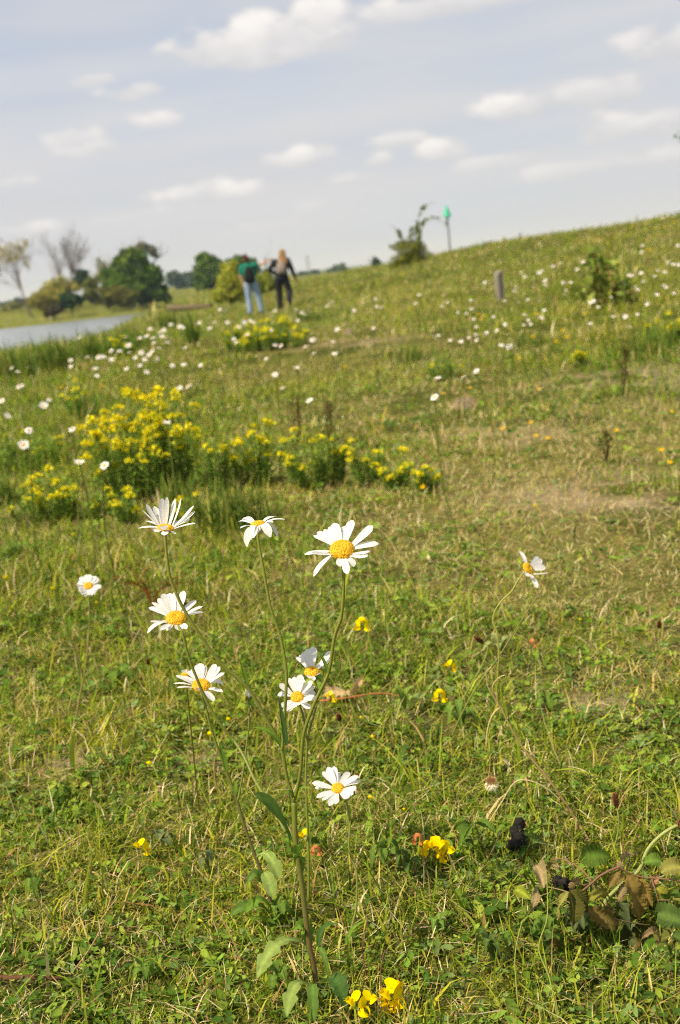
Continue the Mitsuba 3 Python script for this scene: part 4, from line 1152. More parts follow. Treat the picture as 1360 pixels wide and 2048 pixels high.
def far_daisy(u, v, px, label, group=None, h=None, name='daisy_flower', ring=None, facing=None):
    if any(abs(u - a) < 4.5 and abs(v - b) < 4.5 for a, b in seen):
        return
    seen.append((u, v))
    off = v - horizon_v(u)
    h = (.20 + .12 * rng.random()) if h is None else h
    if off < 60:
        h *= 1.25
    P = hit(u, v, h)
    D = math.hypot(P[0], P[1])
    R = min(max(px / 2 * D / FOC, .010), .034)
    k = thing(name, label, 'daisy', group)
    n = norm(np.array([rng.normal(-.15, .3), rng.normal(-.25, .3), 1.0]) + (norm(EYE - P) * .35 if facing is None else facing))
    Tm = align(n, P, R, rng.uniform(0, 6))
    part(k, 'petals', {**RINGS[rng.integers(0, 4) if ring is None else ring], 'to_world': Tm})
    part(k, 'disc', {**DISC, 'to_world': Tm})
    g = on_ground(P[0] + rng.normal(0, .03), P[1] + rng.normal(0, .03), -.01)
    part(k, 'stem', shp(tube([g, (g + P) / 2 + rng.normal(0, .01, 3), P - n * R * .1], .0015 + .0001 * D, .0012 + .0001 * D, 6, 4, (STEMG * .9, STEMG)), 'stem_matter'))


# those that the photograph lets one tell apart
for u, v, px, lb in ((47, 890, 24, 'white daisy in front of the dark green mound at the left edge'), (87, 812, 18, 'white tilted daisy at the left, above the dark green mound'), (40, 773, 18, 'flat white daisy at the left below the reeds'),
                     (4, 802, 14, 'white daisy cut by the left edge above the dark green mound'), (14, 832, 15, 'small side-on white daisy at the left edge, under the one cut by the edge'), (333, 847, 13, 'white daisy rising above the middle of the largest spurge clump'),
                     (376, 771, 18, 'fuzzy white daisy on the turf behind the largest spurge clump'), (360, 777, 9, 'tiny white daisy just left of the fuzzy one behind the largest spurge'), (159, 925, 13, 'small white daisy to the left of the largest spurge clump'),
                     (209, 931, 14, 'whitish daisy bud on the left flank of the largest spurge clump'), (876, 758, 16, 'white daisy left of a pair on the slope above the molehill'), (927, 753, 17, 'white daisy with dark centre, in the middle of three above the molehill'),
                     (953, 743, 13, 'small white daisy right of the dark-centred one above the molehill'), (868, 793, 16, 'ragged white daisy just left of the molehill'), (565, 776, 11, 'small white daisy on the turf above the dark dock stalk'),
                     (619, 801, 12, 'small white daisy between the two dark dock stalks'), (594, 736, 10, 'tiny white daisy on the worn turf below the far spurge'), (625, 679, 13, 'round white daisy right of the far spurge patch'), (669, 706, 12, 'white daisy on the worn turf right of the far spurge patch'),
                     (610, 692, 11, 'oblong white daisy below the round one by the far spurge'), (628, 707, 9, 'small white daisy under the oblong one by the far spurge'), (1261, 551, 14, 'largest white daisy on the hillside right of the leafy shrub'), (1183, 602, 16, 'white daisy at the lower left of the leafy shrub'),
                     (1019, 694, 15, 'flat white daisy at the right end of the row below the post'), (1003, 689, 10, 'upright white daisy beside the flat one below the post'), (144, 857, 9, 'small white daisy on the far left green mound, right part'), (57, 860, 9, 'small pale daisy on the top of the far left mound')):
    far_daisy(u, v, px, lb)

R3 = [(105, 450), (110, 480), (130, 482), (15, 497), (97, 572), (285, 432), (268, 465), (402, 463), (380, 478), (498, 453), (500, 490), (445, 506), (478, 511), (510, 530), (592, 522), (520, 565), (605, 579), (563, 585), (640, 553), (715, 556), (733, 538),
      (718, 515), (790, 524), (800, 498), (732, 452), (490, 608), (457, 627), (412, 620), (363, 598), (522, 620), (520, 597), (805, 375), (807, 390), (778, 343), (790, 330), (837, 316), (868, 303), (878, 380), (890, 411), (910, 383), (935, 327), (960, 296),
      (1018, 357), (1090, 297), (1200, 343), (1207, 380), (1130, 385), (1178, 397), (1185, 413), (1075, 440), (1023, 480), (1085, 522), (1135, 523), (1185, 510), (1225, 472), (1265, 432), (1270, 330), (1298, 336), (1332, 307), (1352, 311),
      (1292, 390), (1303, 403), (1200, 258), (1205, 230), (1350, 232), (555, 380), (720, 355), (1308, 297)]
R4 = [(45, 190), (70, 209), (198, 317), (283, 183), (283, 162), (380, 197), (387, 224), (445, 123), (414, 147), (393, 147), (445, 160), (478, 128), (515, 102), (500, 68), (518, 128), (540, 148), (505, 195), (587, 208), (560, 180), (578, 158), (597, 140),
      (625, 155), (610, 128), (637, 110), (612, 72), (640, 50), (648, 68), (660, 70), (670, 88), (683, 18), (720, 28), (600, 40), (560, 75), (615, 92), (655, 40), (585, 62), (565, 130), (350, 150), (321, 72), (735, 175), (803, 182), (1100, 103), (1124, 103), (1188, 192),
      (1100, 218), (945, 90), (1350, 40), (1065, 155), (838, 35), (910, 10), (975, 10), (1010, 12), (690, 180)]
R2 = [(20, 788), (55, 803), (305, 678), (338, 687), (360, 664), (245, 805), (165, 770), (230, 770), (265, 768), (355, 765), (470, 755), (510, 752), (540, 768), (420, 900), (435, 795), (400, 880), (655, 818), (680, 690), (835, 752), (825, 682), (862, 700), (884, 706), (910, 690),
      (1038, 655), (1070, 625), (1217, 685), (1105, 812), (1148, 778), (1072, 896), (70, 940), (490, 850)]
for x, y in R4:
    u, v = x / 2, 640 + y / 2
    if u > 355:
        lb, gp = 'small white daisy dotted on the worn turf between the drift and the walkers', 'daisies on the worn turf'
    elif u < 165:
        lb, gp = 'small white daisy at the left among the green reeds, before the dense drift begins', 'daisies among the reeds'
    elif v < 690:
        lb, gp = 'small white daisy in the upper, densest part of the drift near the river bank', 'daisies in the upper part of the drift'
    elif u < 250:
        lb, gp = 'small white daisy in the left, lower part of the drift near the river bank', 'daisies in the left part of the drift'
    else:
        lb, gp = 'small white daisy in the right, lower part of the drift near the river bank', 'daisies in the right part of the drift'
    far_daisy(u, v, rng.uniform(9, 13), lb, gp)
for x, y in R2:
    lb, gp = (('tiny white daisy in the grass left of the far spurge patch', 'daisies left of the far spurge') if x < 460 else ('tiny white daisy at the far spurge patch, before the feet of the walkers', 'daisies at the far spurge') if x < 800 else
              ('tiny white daisy in the grass to the right of the woman in black', 'daisies right of the walkers'))
    far_daisy(350 + x / 3.4, 420 + y / 3.4, rng.uniform(7, 10), lb, gp)
for x, y in R3:
    u, v = 700 + x / 2.06, 380 + y / 2.06
    if u > 1050:
        lb = 'small white daisy on the hillside left of the leafy shrub' if u < 1150 else 'small white daisy on the leafy shrub or just below it' if u < 1275 and v > 540 else 'small white daisy on the hillside above the leafy shrub' if u < 1275 else 'small white daisy on the hillside right of the leafy shrub'
    elif u < 870:
        lb = 'small white daisy on the slope well to the left of the wooden post'
    elif v > 655:
        lb = 'small white daisy in the row below the wooden post, towards the path'
    else:
        lb = 'small white daisy on the slope beside or just under the wooden post' if u < 1005 else 'small white daisy on the slope to the right of the wooden post'
    far_daisy(u, v, rng.uniform(6, 9.5), lb, lb.replace('small white daisy', 'daisies'))
r9 = np.random.default_rng(99)
for i in range(16):
    u, v = r9.uniform(900, 1360), r9.uniform(470, 660)
    if v > horizon_v(u) + 30:
        lb = 'tiny far white flower on the hillside ' + ('between the post and the leafy shrub' if u < 1150 else 'near the skyline above the leafy shrub' if v < 540 else 'around the foot of the leafy shrub' if u < 1280 else 'at the right edge')
        far_daisy(u, v, r9.uniform(4, 6), lb, lb.replace('flower', 'flowers'))

YR = [shp((lambda m_: (m_[0], m_[1], np.broadcast_to(lin(246, 196, 20), (len(m_[0]), 3))))(ring_mesh(6, .05, .45, 40 + i)), 'petal_matter') for i in range(2)]


def yellow_flower(u, v, px, label, group):
    P = hit(u, v, .10)
    D = math.hypot(P[0], P[1])
    k = thing('yellow_flower', label, 'flower', group)
    Tm = align([rng.normal(-.2, .2), -.5, 1], P, max(px / 2 * D / FOC, .008), rng.uniform(0, 6))
    part(k, 'petals', {**YR[rng.integers(0, 2)], 'to_world': Tm})
    g = on_ground(P[0], P[1], -.01)
    part(k, 'stem', shp(tube([g, P], .0012, .001, 4, 4, (STEMG, STEMG)), 'stem_matter'))


for x, y in ((770, 68), (893, 42), (907, 70), (718, 153), (795, 278), (763, 412), (652, 437), (832, 475), (1326, 368), (1108, 443), (1318, 572), (1285, 522), (785, 465), (332, 670), (415, 295), (520, 272), (18, 188), (865, 88)):
    yellow_flower(680 + x / 2, 640 + y / 2, 8.5, 'small yellow flower dotted on the trodden slope at the right', 'yellow flowers on the slope')
for u, v in ((955, 630), (962, 640), (1330, 457), (1347, 445), (1070, 628), (1168, 628), (204, 772), (123, 775), (968, 632), (1195, 480), (1215, 488), (1300, 500)):
    yellow_flower(u, v, 7.5, 'orange yellow flower among the daisies of the far slope and bank', 'yellow flowers among the far daisies')

# ------------------------------------------------------------------ post, river mark, shrubs
k = thing('wooden_post', 'short weathered grey wooden post with a slanted top, standing in the grass of the slope', 'post')
b = hit(1001, 600)
D = math.hypot(b[0], b[1])
m = D / FOC
w, h, dp = 6.3 * m, 56 * m, 6.5 * m
V = np.array([[-w, -dp, -.15], [w, -dp, -.15], [w, dp, -.15], [-w, dp, -.15], [-w, -dp, h * .90], [w, -dp, h * 1.0], [w, dp, h * 1.02], [-w, dp, h * .92]])
bx = m3.Manifold.hull_points(np.vstack([V * [.93, 1, 1], V * [1, .93, 1] + [0, 0, -.004]]))
me = bx.to_mesh()
q = trimesh.transformations.rotation_matrix(-.012, [0, 1, 0]) @ trimesh.transformations.rotation_matrix(.5, [0, 0, 1])
scene[k] = mikit.ply((me.vert_properties[:, :3] @ q[:3, :3].T + b, me.tri_verts), 'wood_matter')

k = thing('river_mark', 'river mark on the ridge, a green cone on a thin grey pole', 'river mark')
e = at(894, 430, 62)
b = on_ground(e[0], e[1], -.3)
m = 62 / FOC
scene_c = trimesh.creation.cone(radius=9.0 * m, height=24 * m, sections=24)
part(k, 'pole', shp(tube([b, e + [0, 0, .02]], 2.1 * m, 2.0 * m, 4, 10, (lin(128, 134, 138), lin(128, 134, 138))), 'stem_matter'))
cv, cf = trimesh.remesh.subdivide(scene_c.vertices, scene_c.faces)
part(k, 'cone', mikit.ply((cv + e - [0, 0, 3 * m], cf), {'type': 'principled', 'base_color': {'type': 'rgb', 'value': lin(38, 172, 132).tolist()}, 'roughness': .35, 'specular': .5}, smooth=40), 'green cone topmark')
part(k, 'collar', shp(tube([e - [0, 0, 6 * m], e - [0, 0, 2.9 * m]], 3.2 * m, 3.2 * m, 3, 10, (lin(110, 116, 120), lin(110, 116, 120))), 'stem_matter'))


def cloud_leaves(centres, radii, n, size, pal, shell=.55, squash=1.0, light=0):
    """n leaf-sized faces through the volume of several clumps, uneven at the edge."""
    centres, radii = np.asarray(centres, float), np.asarray(radii, float)
    vol = radii.prod(1)
    c = rng.choice(len(centres), n, p=vol / vol.sum())
    q = norm(rng.normal(0, 1, (n, 3)))
    lump = meshkit.fbm(q * 2.3 + c[:, None] * 7.1, 3, 5)
    rr = rng.uniform(shell ** 3, 1, n) ** (1 / 3) * (.58 + .86 * lump)
    p = centres[c] + q * rr[:, None] * radii[c]
    nn = norm(q * .8 + rng.normal(0, .7, (n, 3)) + [0, 0, .35])
    a = norm(np.cross(nn, rng.normal(0, 1, (n, 3))))
    b_ = np.cross(nn, a)
    s = size * rng.lognormal(0, .3, n)[:, None]
    V = np.stack([p - a * s, p - b_ * s * .45 - nn * s * .1, p + a * s, p + b_ * s * .45 - nn * s * .1], 1)
    tone = (.72 + .6 * meshkit.fbm(p / radii.mean() * 1.7, 3, 8))[:, None]
    C = np.repeat(pick(pal, n) * tone, 4, 0)
    i = np.arange(n)[:, None] * 4
    F = np.vstack([i + [0, 1, 2], i + [0, 2, 3]])
    return V.reshape(-1, 3), F, C


def limbs(base, top, r0, n, spread, depth=2, col=lin(96, 84, 72)):
    """A trunk with forking limbs as tubes; returns meshes and the limb ends."""
    out, ends = [], []

    def grow(p, d, L, r, lev):
        P = [p]
        for i in range(4):
            d = norm(d + rng.normal(0, .13, 3) + [0, 0, .05])
            P.append(P[-1] + d * L / 4)
        r = max(r, r0 * .16)
        out.append(tube(P, r, r * .6, 8, 6 if lev < 2 else 4, (col, col)))
        ends.append(P[-1])
        if lev < depth:
            for j in range(n if lev == 0 else 3):
                t = rng.uniform(.45, 1.0)
                a = norm(rng.normal(0, 1, 3))
                grow(catmull(P, 20)[int(t * 19)], norm(d + a * spread), L * rng.uniform(.45, .75), r * .5, lev + 1)
    grow(np.asarray(base, float), norm(np.asarray(top) - base), np.linalg.norm(np.asarray(top) - base), r0, 0)
    return out, ends


def tree(name, label, cat, base, D, trunk_top, r_px, blobs, n, leaf, pal, group=None, shell=.5, limb_n=5, spread=.7, depth=2, bark=lin(96, 84, 72), squash=.9):
    """base, trunk_top: picture points; blobs: (u, v, half width, half height) in the picture; all at the distance D."""
    k = thing(name, label, cat, group)
    m = D / FOC
    A, B = at(*base, D), at(*trunk_top, D)
    g = on_ground(A[0], A[1], -.1)
    A = np.array([A[0], A[1], min(A[2], g[2] + .1) if abs(A[2] - g[2]) < 4 else g[2]])
    ms, ends = limbs(A, B, r_px * m, limb_n, spread, depth, bark)
    part(k, 'trunk', shp(merge(ms), 'bark_matter'))
    if blobs:
        cs, rs = [], []
        for u, v, a, b_ in blobs:                       # each clump breaks up into smaller boughs
            c0 = at(u, v, D) + [0, rng.normal(0, .25) * a * m, 0]
            cs.append(c0)
            rs.append((a * m * .78, (a + b_) / 2 * m * squash * .8, b_ * m * .78))
            for j in range(7):
                q = norm(rng.normal(0, 1, 3))
                f = rng.uniform(.25, .48)
                cs.append(c0 + q * [a * m, (a + b_) / 2 * m * squash, b_ * m] * rng.uniform(.6, .92))
                rs.append((a * m * f, a * m * f * squash, b_ * m * f * .9))
        part(k, 'crown', shp(cloud_leaves(cs, rs, n, leaf, pal, shell), 'leaf_matter'))
    return k


DARK = np.array([lin(78, 106, 30), lin(94, 122, 36), lin(60, 86, 28), lin(112, 134, 44)])
DEEP = np.array([lin(52, 74, 38), lin(44, 62, 36), lin(64, 86, 44)])
OLIVE = np.array([lin(168, 160, 70), lin(148, 146, 58), lin(184, 172, 90), lin(132, 134, 54)])
PALE = np.array([lin(182, 174, 120), lin(170, 160, 110), lin(196, 186, 138)])
MIDG = np.array([lin(100, 118, 46), lin(120, 132, 54), lin(84, 104, 42), lin(138, 144, 64)])
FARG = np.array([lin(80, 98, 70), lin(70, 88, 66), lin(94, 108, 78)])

# hawthorn on the ridge with its long arching shoots
D = 47
k = thing('hawthorn_bush', 'green bush on the ridge with long arching leafy shoots, left of the river mark', 'bush')
m = D / FOC
hb = [(820, 500, 26, 22), (800, 492, 20, 10), (835, 492, 20, 10), (845, 508, 18, 10), (815, 520, 34, 18), (800, 530, 24, 10), (838, 525, 22, 12)]
part(k, 'foliage', shp(cloud_leaves([at(u, v, D) + [0, rng.normal(0, .1), 0] for u, v, a, c in hb], [(a * m, a * m * .8, c * m) for u, v, a, c in hb], 3400, .055, np.array([lin(110, 120, 44), lin(128, 132, 50), lin(92, 106, 40), lin(142, 142, 58)]), .2), 'leaf_matter'))
for pts in ([(826, 490), (832, 460), (838, 430), (846, 416), (858, 408), (872, 405)], [(836, 490), (840, 462), (848, 442), (862, 436), (876, 438), (894, 449)], [(812, 492), (802, 475), (796, 462), (780, 450)], [(822, 490), (821, 470), (826, 456), (836, 455)], [(832, 492), (838, 476), (841, 464)]):
    P = [at(u, v, D) for u, v in pts]
    part(k, 'shoot', shp(tube(P, .014, .007, 16, 5, (lin(106, 100, 80), lin(120, 116, 86))), 'bark_matter'))
    c = catmull(P, 30)[6:]
    c = c[(meshkit.noise(c * 2.2, 9) > .40) | (rng.random(len(c)) < .25)]
    part(k, 'shoot_leaves', shp(cloud_leaves(c, [(4.6 * m, 4.6 * m, 4.0 * m)] * len(c), 105, .060, np.array([lin(118, 130, 62), lin(102, 116, 54), lin(136, 144, 78)]), .1), 'leaf_matter'), kind='stuff')
part(k, 'trunk', shp(tube([on_ground(*at(822, 535, D)[:2], -.1), at(822, 500, D)], .06, .03, 6, 6, (lin(90, 80, 64), lin(90, 80, 64))), 'bark_matter'))

# leafy shrub on the hillside
k = thing('leafy_shrub', 'loose dark leafy shrub on the right hillside among the daisies', 'shrub')
b = hit(1215, 615)
D = math.hypot(b[0], b[1])
m = D / FOC
for pts in ([(1212, 615), (1198, 560), (1186, 500)], [(1205, 615), (1180, 590), (1160, 572)], [(1222, 615), (1225, 570), (1210, 530)], [(1232, 617), (1250, 595), (1262, 585)], [(1198, 612), (1192, 570), (1200, 520)], [(1240, 617), (1235, 590), (1228, 560)]):
    P = [at(u, v, D + rng.normal(0, .1)) for u, v in pts]
    part(k, 'stem', shp(tube(P, .012, .006, 12, 5, (lin(96, 74, 50), lin(110, 80, 52))), 'bark_matter'))
    c = catmull(P, 14)[2:]
    part(k, 'leaves', shp(cloud_leaves(c, [(27 * m, 27 * m, 15 * m)] * len(c), 46, .046, np.array([lin(110, 130, 50), lin(130, 146, 60), lin(124, 118, 60), lin(92, 114, 46), lin(146, 158, 78)]), .1), 'leaf_matter'), kind='stuff')

# little tree just beyond the right edge, its twigs reaching into the picture
k = thing('young_tree', 'dark leafy twig of a young tree reaching in at the right edge against the sky', 'tree')
D = 24
m = D / FOC
b = at(1460, 452, D)
b = on_ground(b[0], b[1], -.1)
P = [b, at(1440, 380, D), at(1432, 300, D), at(1420, 220, D)]
part(k, 'trunk', shp(tube(P, .05, .02, 16, 7, (lin(92, 82, 66), lin(92, 82, 66))), 'bark_matter'))
part(k, 'crown', shp(cloud_leaves([at(u, v, D) for u, v in ((1372, 275), (1395, 280), (1430, 260), (1420, 330), (1440, 220), (1390, 420), (1450, 390))], [(20 * m, 20 * m, 26 * m), (30 * m, 26 * m, 34 * m), (45 * m, 40 * m, 45 * m), (42 * m, 40 * m, 40 * m), (40 * m, 36 * m, 45 * m), (34 * m, 30 * m, 22 * m), (50 * m, 40 * m, 40 * m)], 2600, .035, DARK, .2), 'leaf_matter'))

# weathered log on the near shore
k = thing('log', 'weathered grey brown log lying at the water edge left of the walkers', 'log')
scene[k] = shp(tube([at(336, 622, 74) + [0, 0, .16], at(380, 621, 73) + [0, 0, .18], at(424, 618, 72) + [0, 0, .18]], .20, .15, 14, 9, (lin(118, 106, 84), lin(98, 86, 68))), 'bark_matter')

# ------------------------------------------------------------------ trees across the river and along the horizon
tree('willow_tree', 'largest dark green willow tree across the river, dense and round', 'tree', (268, 618), 160, (262, 540), 3.5,
     [(262, 522, 40, 32), (236, 552, 34, 34), (292, 555, 34, 34), (250, 580, 52, 28), (300, 585, 44, 24), (225, 570, 24, 26), (270, 548, 46, 40), (325, 592, 18, 14)], 13000, .36, DARK, shell=.6)
tree('riverside_tree', 'grey green wispy treetop rising behind the right side of the largest willow', 'tree', (300, 600), 190, (292, 520), 2.5, [(288, 492, 14, 10), (303, 500, 12, 12), (312, 512, 6, 8), (280, 500, 10, 10)], 500, .32, np.array([lin(112, 118, 88), lin(128, 130, 100)]), depth=3, bark=lin(110, 106, 94))
tree('riverside_bush', 'olive brown bush at the water in front of the largest willow', 'bush', (232, 620), 154, (232, 600), 1.5, [(232, 590, 32, 22), (215, 600, 18, 14), (250, 603, 20, 12)], 2600, .26, np.array([lin(106, 110, 44), lin(90, 96, 40), lin(128, 122, 56)]), shell=.4)
tree('riverside_tree', 'small dark tree on the far bank in front of the golden willow', 'tree', (142, 634), 153, (142, 608), 1.5, [(142, 598, 24, 15), (132, 606, 12, 10), (156, 600, 14, 10)], 1800, .25, DEEP, shell=.4)
tree('riverside_bush', 'dark brown low bush at the water under the golden willow', 'bush', (108, 634), 152, (106, 622), 1.2, [(108, 622, 14, 11), (95, 628, 10, 6)], 700, .24, np.array([lin(84, 72, 44), lin(70, 64, 40)]), shell=.3)
tree('golden_willow', 'broad golden olive willow bush on the far bank', 'bush', (105, 622), 166, (108, 590), 2.0, [(108, 585, 40, 28), (85, 600, 26, 20), (130, 572, 26, 20), (112, 605, 34, 18), (70, 605, 18, 14)], 3600, .24, OLIVE, shell=.1)
tree('riverside_bush', 'pointed olive green bush between the golden willow and the largest willow', 'bush', (182, 605), 168, (182, 575), 1.5, [(182, 572, 15, 22), (182, 590, 18, 18), (195, 600, 14, 12)], 1700, .26, np.array([lin(116, 122, 48), lin(96, 108, 42)]), shell=.4)
tree('riverside_tree', 'dark round tree behind the golden willow', 'tree', (163, 590), 200, (163, 560), 2, [(163, 553, 16, 16), (156, 566, 16, 14)], 1700, .32, DEEP, shell=.4)
tree('bare_tree', 'tall bare grey tree with a fan of upright branches behind the golden willow', 'tree', (138, 590), 178, (136, 522), 1.9, None, 0, 0, None, limb_n=15, spread=.5, depth=3, bark=lin(112, 100, 90))
tree('bare_tree', 'bare grey branches to the left of the tall bare tree', 'tree', (116, 590), 180, (110, 530), 1.5, None, 0, 0, None, limb_n=9, spread=.5, depth=3, bark=lin(118, 106, 96))
tree('leaning_tree', 'leaning thin tree at the left edge with a pale sparse crown', 'tree', (59, 600), 158, (36, 538), 2.3, [(10, 510, 24, 22), (46, 490, 18, 20), (-4, 530, 16, 16), (56, 526, 10, 18), (28, 505, 20, 22)], 420, .22, PALE, shell=.05, limb_n=8, spread=.6, depth=3, bark=lin(120, 108, 98))
tree('riverside_tree', 'pale sparse shrub just left of the largest willow', 'tree', (205, 600), 176, (204, 545), 1.0, [(205, 535, 13, 16), (200, 555, 14, 14), (196, 520, 6, 8)], 420, .22, np.array([lin(160, 160, 110), lin(140, 146, 96)]), shell=.2, limb_n=6, depth=3, bark=lin(140, 132, 116))
tree('riverside_bush', 'pale yellow green bushes at the far left of the far bank', 'bush', (45, 620), 170, (45, 606), 1.0, [(30, 612, 18, 8), (62, 606, 14, 12), (12, 616, 12, 6)], 900, .24, np.array([lin(150, 152, 90), lin(130, 136, 84)]), shell=.3)
tree('distant_trees', 'low grey green trees far off at the left edge', 'trees', (25, 612), 520, (25, 606), 1.0, [(8, 609, 22, 6), (40, 603, 14, 7)], 900, .7, FARG, shell=.3)
for i, (u, v, a, c, D, lb) in enumerate(((352, 556, 15, 18, 430, 'grey green distant tree just right of the largest willow'), (372, 560, 16, 17, 440, 'grey green distant tree, second right of the largest willow'), (390, 560, 14, 20, 420, 'grey green distant tree next to the dark round tree'))):
    tree('distant_tree', lb, 'tree', (u, v + c), D, (u, v), 1.5, [(u, v, a, c), (u - 6, v + 6, a, c - 6), (u + 6, v + 7, a, c - 7)], 1500, .7, FARG, shell=.5)
tree('field_tree', 'dark green round tree in the middle distance, left of the man', 'tree', (420, 580), 215, (420, 550), 2.5, [(420, 532, 30, 26), (402, 552, 18, 24), (436, 548, 22, 28), (420, 560, 34, 18)], 5200, .42, DARK * .9, shell=.6)
tree('field_tree', 'dark green tree directly behind the head of the man', 'tree', (480, 580), 225, (480, 545), 2.5, [(468, 530, 22, 18), (490, 527, 22, 16), (505, 540, 14, 18), (480, 550, 36, 24)], 4600, .42, DARK * .9, shell=.6)
YB = np.array([lin(180, 182, 62), lin(160, 168, 58), lin(196, 194, 84), lin(140, 154, 54)])
tree('yellow_bush', 'bright yellow green willow bush behind the man', 'bush', (462, 606), 62, (460, 570), 1.6, [(462, 552, 20, 28), (448, 570, 18, 20), (476, 570, 20, 24), (440, 592, 20, 16), (465, 592, 26, 16), (486, 592, 12, 14), (468, 528, 9, 10)], 5200, .085, YB, shell=.1, depth=2)
tree('yellow_bush', 'green bush between the two walkers', 'bush', (530, 596), 58, (530, 565), 1.4, [(530, 562, 18, 20), (520, 575, 16, 18), (546, 572, 14, 16), (535, 548, 10, 12), (551, 582, 10, 10)], 3200, .08, np.array([lin(140, 152, 56), lin(118, 134, 50), lin(160, 166, 72)]), shell=.15)
tree('thin_sapling', 'thin tall sapling sticking up behind the pointing arm', 'sapling', (531, 570), 66, (531, 516), .5, [(531, 525, 3, 12), (532, 545, 5, 12)], 120, .06, FARG, limb_n=3, depth=1)
for u, v, a, c, D, lb in ((607, 553, 16, 10, 520, 'far blue green trees right of the woman'), (628, 549, 15, 12, 500, 'far pale green tree beside the little white house'), (672, 543, 17, 14, 480, 'far grey green clump of trees in the gap before the ridge'), (684, 540, 10, 14, 470, 'far upright trees at the right of the clump before the ridge'), (702, 545, 12, 6, 620, 'farthest low blue trees before the ridge'), (649, 551, 9, 6, 600, 'far low bushes right of the little white house'), (590, 560, 14, 9, 540, 'far trees just behind the arm of the woman')):
    tree('distant_tree', lb, 'tree', (u, v + c + 4), D, (u, v + 2), 1.2, [(u, v, a, c), (u - a * .5, v + c * .3, a * .6, c * .7), (u + a * .5, v + c * .35, a * .6, c * .65)], 1300, .75, FARG, shell=.5)
tree('conifer_tree', 'small dark pointed conifer peeping over the ridge', 'tree', (752, 548), 300, (752, 520), 1.2, [(752, 535, 13, 9), (752, 527, 9, 8), (752, 520, 5, 6)], 1500, .45, DEEP, shell=.4)
tree('distant_tree', 'dark treetops just peeping over the ridge right of the river mark', 'tree', (985, 496), 330, (985, 490), 1.5, [(977, 490, 10, 6), (996, 490, 10, 5)], 700, .5, FARG, shell=.4)
for u, v, lb in ((1009, 487, 'thin dry stalk on the skyline of the ridge, left of two'), (1040, 480, 'thin dry stalk on the skyline of the ridge, right of two')):
    k = thing('dry_stalk', lb, 'plant')
    P = at(u, v - 8, 44)
    scene[k] = shp(merge([tube([on_ground(P[0], P[1], -.05), P], .016, .012, 5, 5, (lin(120, 116, 84), lin(120, 116, 84))), cloud_leaves([P, P - [0, 0, .15]], [(.05, .05, .18)] * 2, 60, .03, PALE * .7, .1)]), 'bark_matter')

# little house and pylon
k = thing('house', 'tiny white house far off beside the pale trees', 'house')
D = 470
m = D / FOC
C = at(629, 556, D)
hw, hh, dp = 4.5 * m, 5 * m, 6 * m
fr = trimesh.creation.box(extents=(2 * hw, 2 * dp, hh))
fr.apply_translation(C + [0, 0, 0])
part(k, 'wall', mikit.ply(fr, {'type': 'diffuse', 'reflectance': {'type': 'rgb', 'value': [.72, .70, .66]}}))
rf = m3.Manifold.hull_points(C + np.array([[-hw * 1.1, -dp * 1.1, hh / 2 + .01], [hw * 1.1, -dp * 1.1, hh / 2 + .01], [hw * 1.1, dp * 1.1, hh / 2 + .01], [-hw * 1.1, dp * 1.1, hh / 2 + .01], [0, -dp * 1.1, hh * 1.15], [0, dp * 1.1, hh * 1.15]]))
part(k, 'roof', mikit.ply(rf, {'type': 'diffuse', 'reflectance': {'type': 'rgb', 'value': [.24, .20, .18]}}))
for s in (-.45, .45):
    wb = trimesh.creation.box(extents=(.35 * hw, .06, .35 * hh))
    wb.apply_translation(C + [s * hw, -dp - .02, 0])
    part(k, 'window', mikit.ply(wb, {'type': 'diffuse', 'reflectance': {'type': 'rgb', 'value': [.08, .09, .10]}}))
k = thing('pylon', 'thin grey lattice pylon far away behind the woman', 'pylon')
D = 1150
m = D / FOC
t_, b_ = at(615.5, 511, D), at(618.5, 553, D)
ax = np.array([0, 0, 1.0])
ms = []
PG = lin(150, 152, 158)
z0, z1 = b_[2] - 2, t_[2]
for sx in (-1, 1):
    for sy in (-1, 1):
        ms.append(tube([[b_[0] + sx * 2.6, b_[1] + sy * 2.6, z0], [b_[0] + sx * .5, b_[1] + sy * .5, z1]], .28, .22, 3, 4, (PG, PG)))
for i in range(7):
    f0, f1 = i / 7, (i + 1) / 7
    w0, w1 = 2.6 - 2.1 * f0, 2.6 - 2.1 * f1
    za, zb = z0 + (z1 - z0) * f0, z0 + (z1 - z0) * f1
    for s in (-1, 1):
        ms.append(tube([[b_[0] - s * w0, b_[1] - w0, za], [b_[0] + s * w1, b_[1] - w1, zb]], .16, .16, 2, 4, (PG, PG)))
for f in (.68, .82, .95):
    z = z0 + (z1 - z0) * f
    ms.append(tube([[b_[0] - 3.2, b_[1], z], [b_[0] + 3.2, b_[1], z]], .22, .22, 2, 4, (PG, PG)))
scene[k] = shp(merge(ms), 'bark_matter')

# ------------------------------------------------------------------ the two walkers, seen from behind
PB = {'type': 'twosided', 'bsdf': {'type': 'principled', 'base_color': VC, 'roughness': .75, 'specular': .2}}
scene['cloth_matter'] = PB
SKIN = lin(206, 160, 132)


def solid(name, holder, hulls, col, edge=.03, it=8, label=None, mott=.12):
    tm = blob(hulls, edge, it)
    c = np.asarray(col) * (1 + mott * 2 * (meshkit.fbm(tm.vertices * 14, 3) - .5))[:, None]
    return part(holder, name, shp((tm.vertices, tm.faces, c), 'cloth_matter'), label)


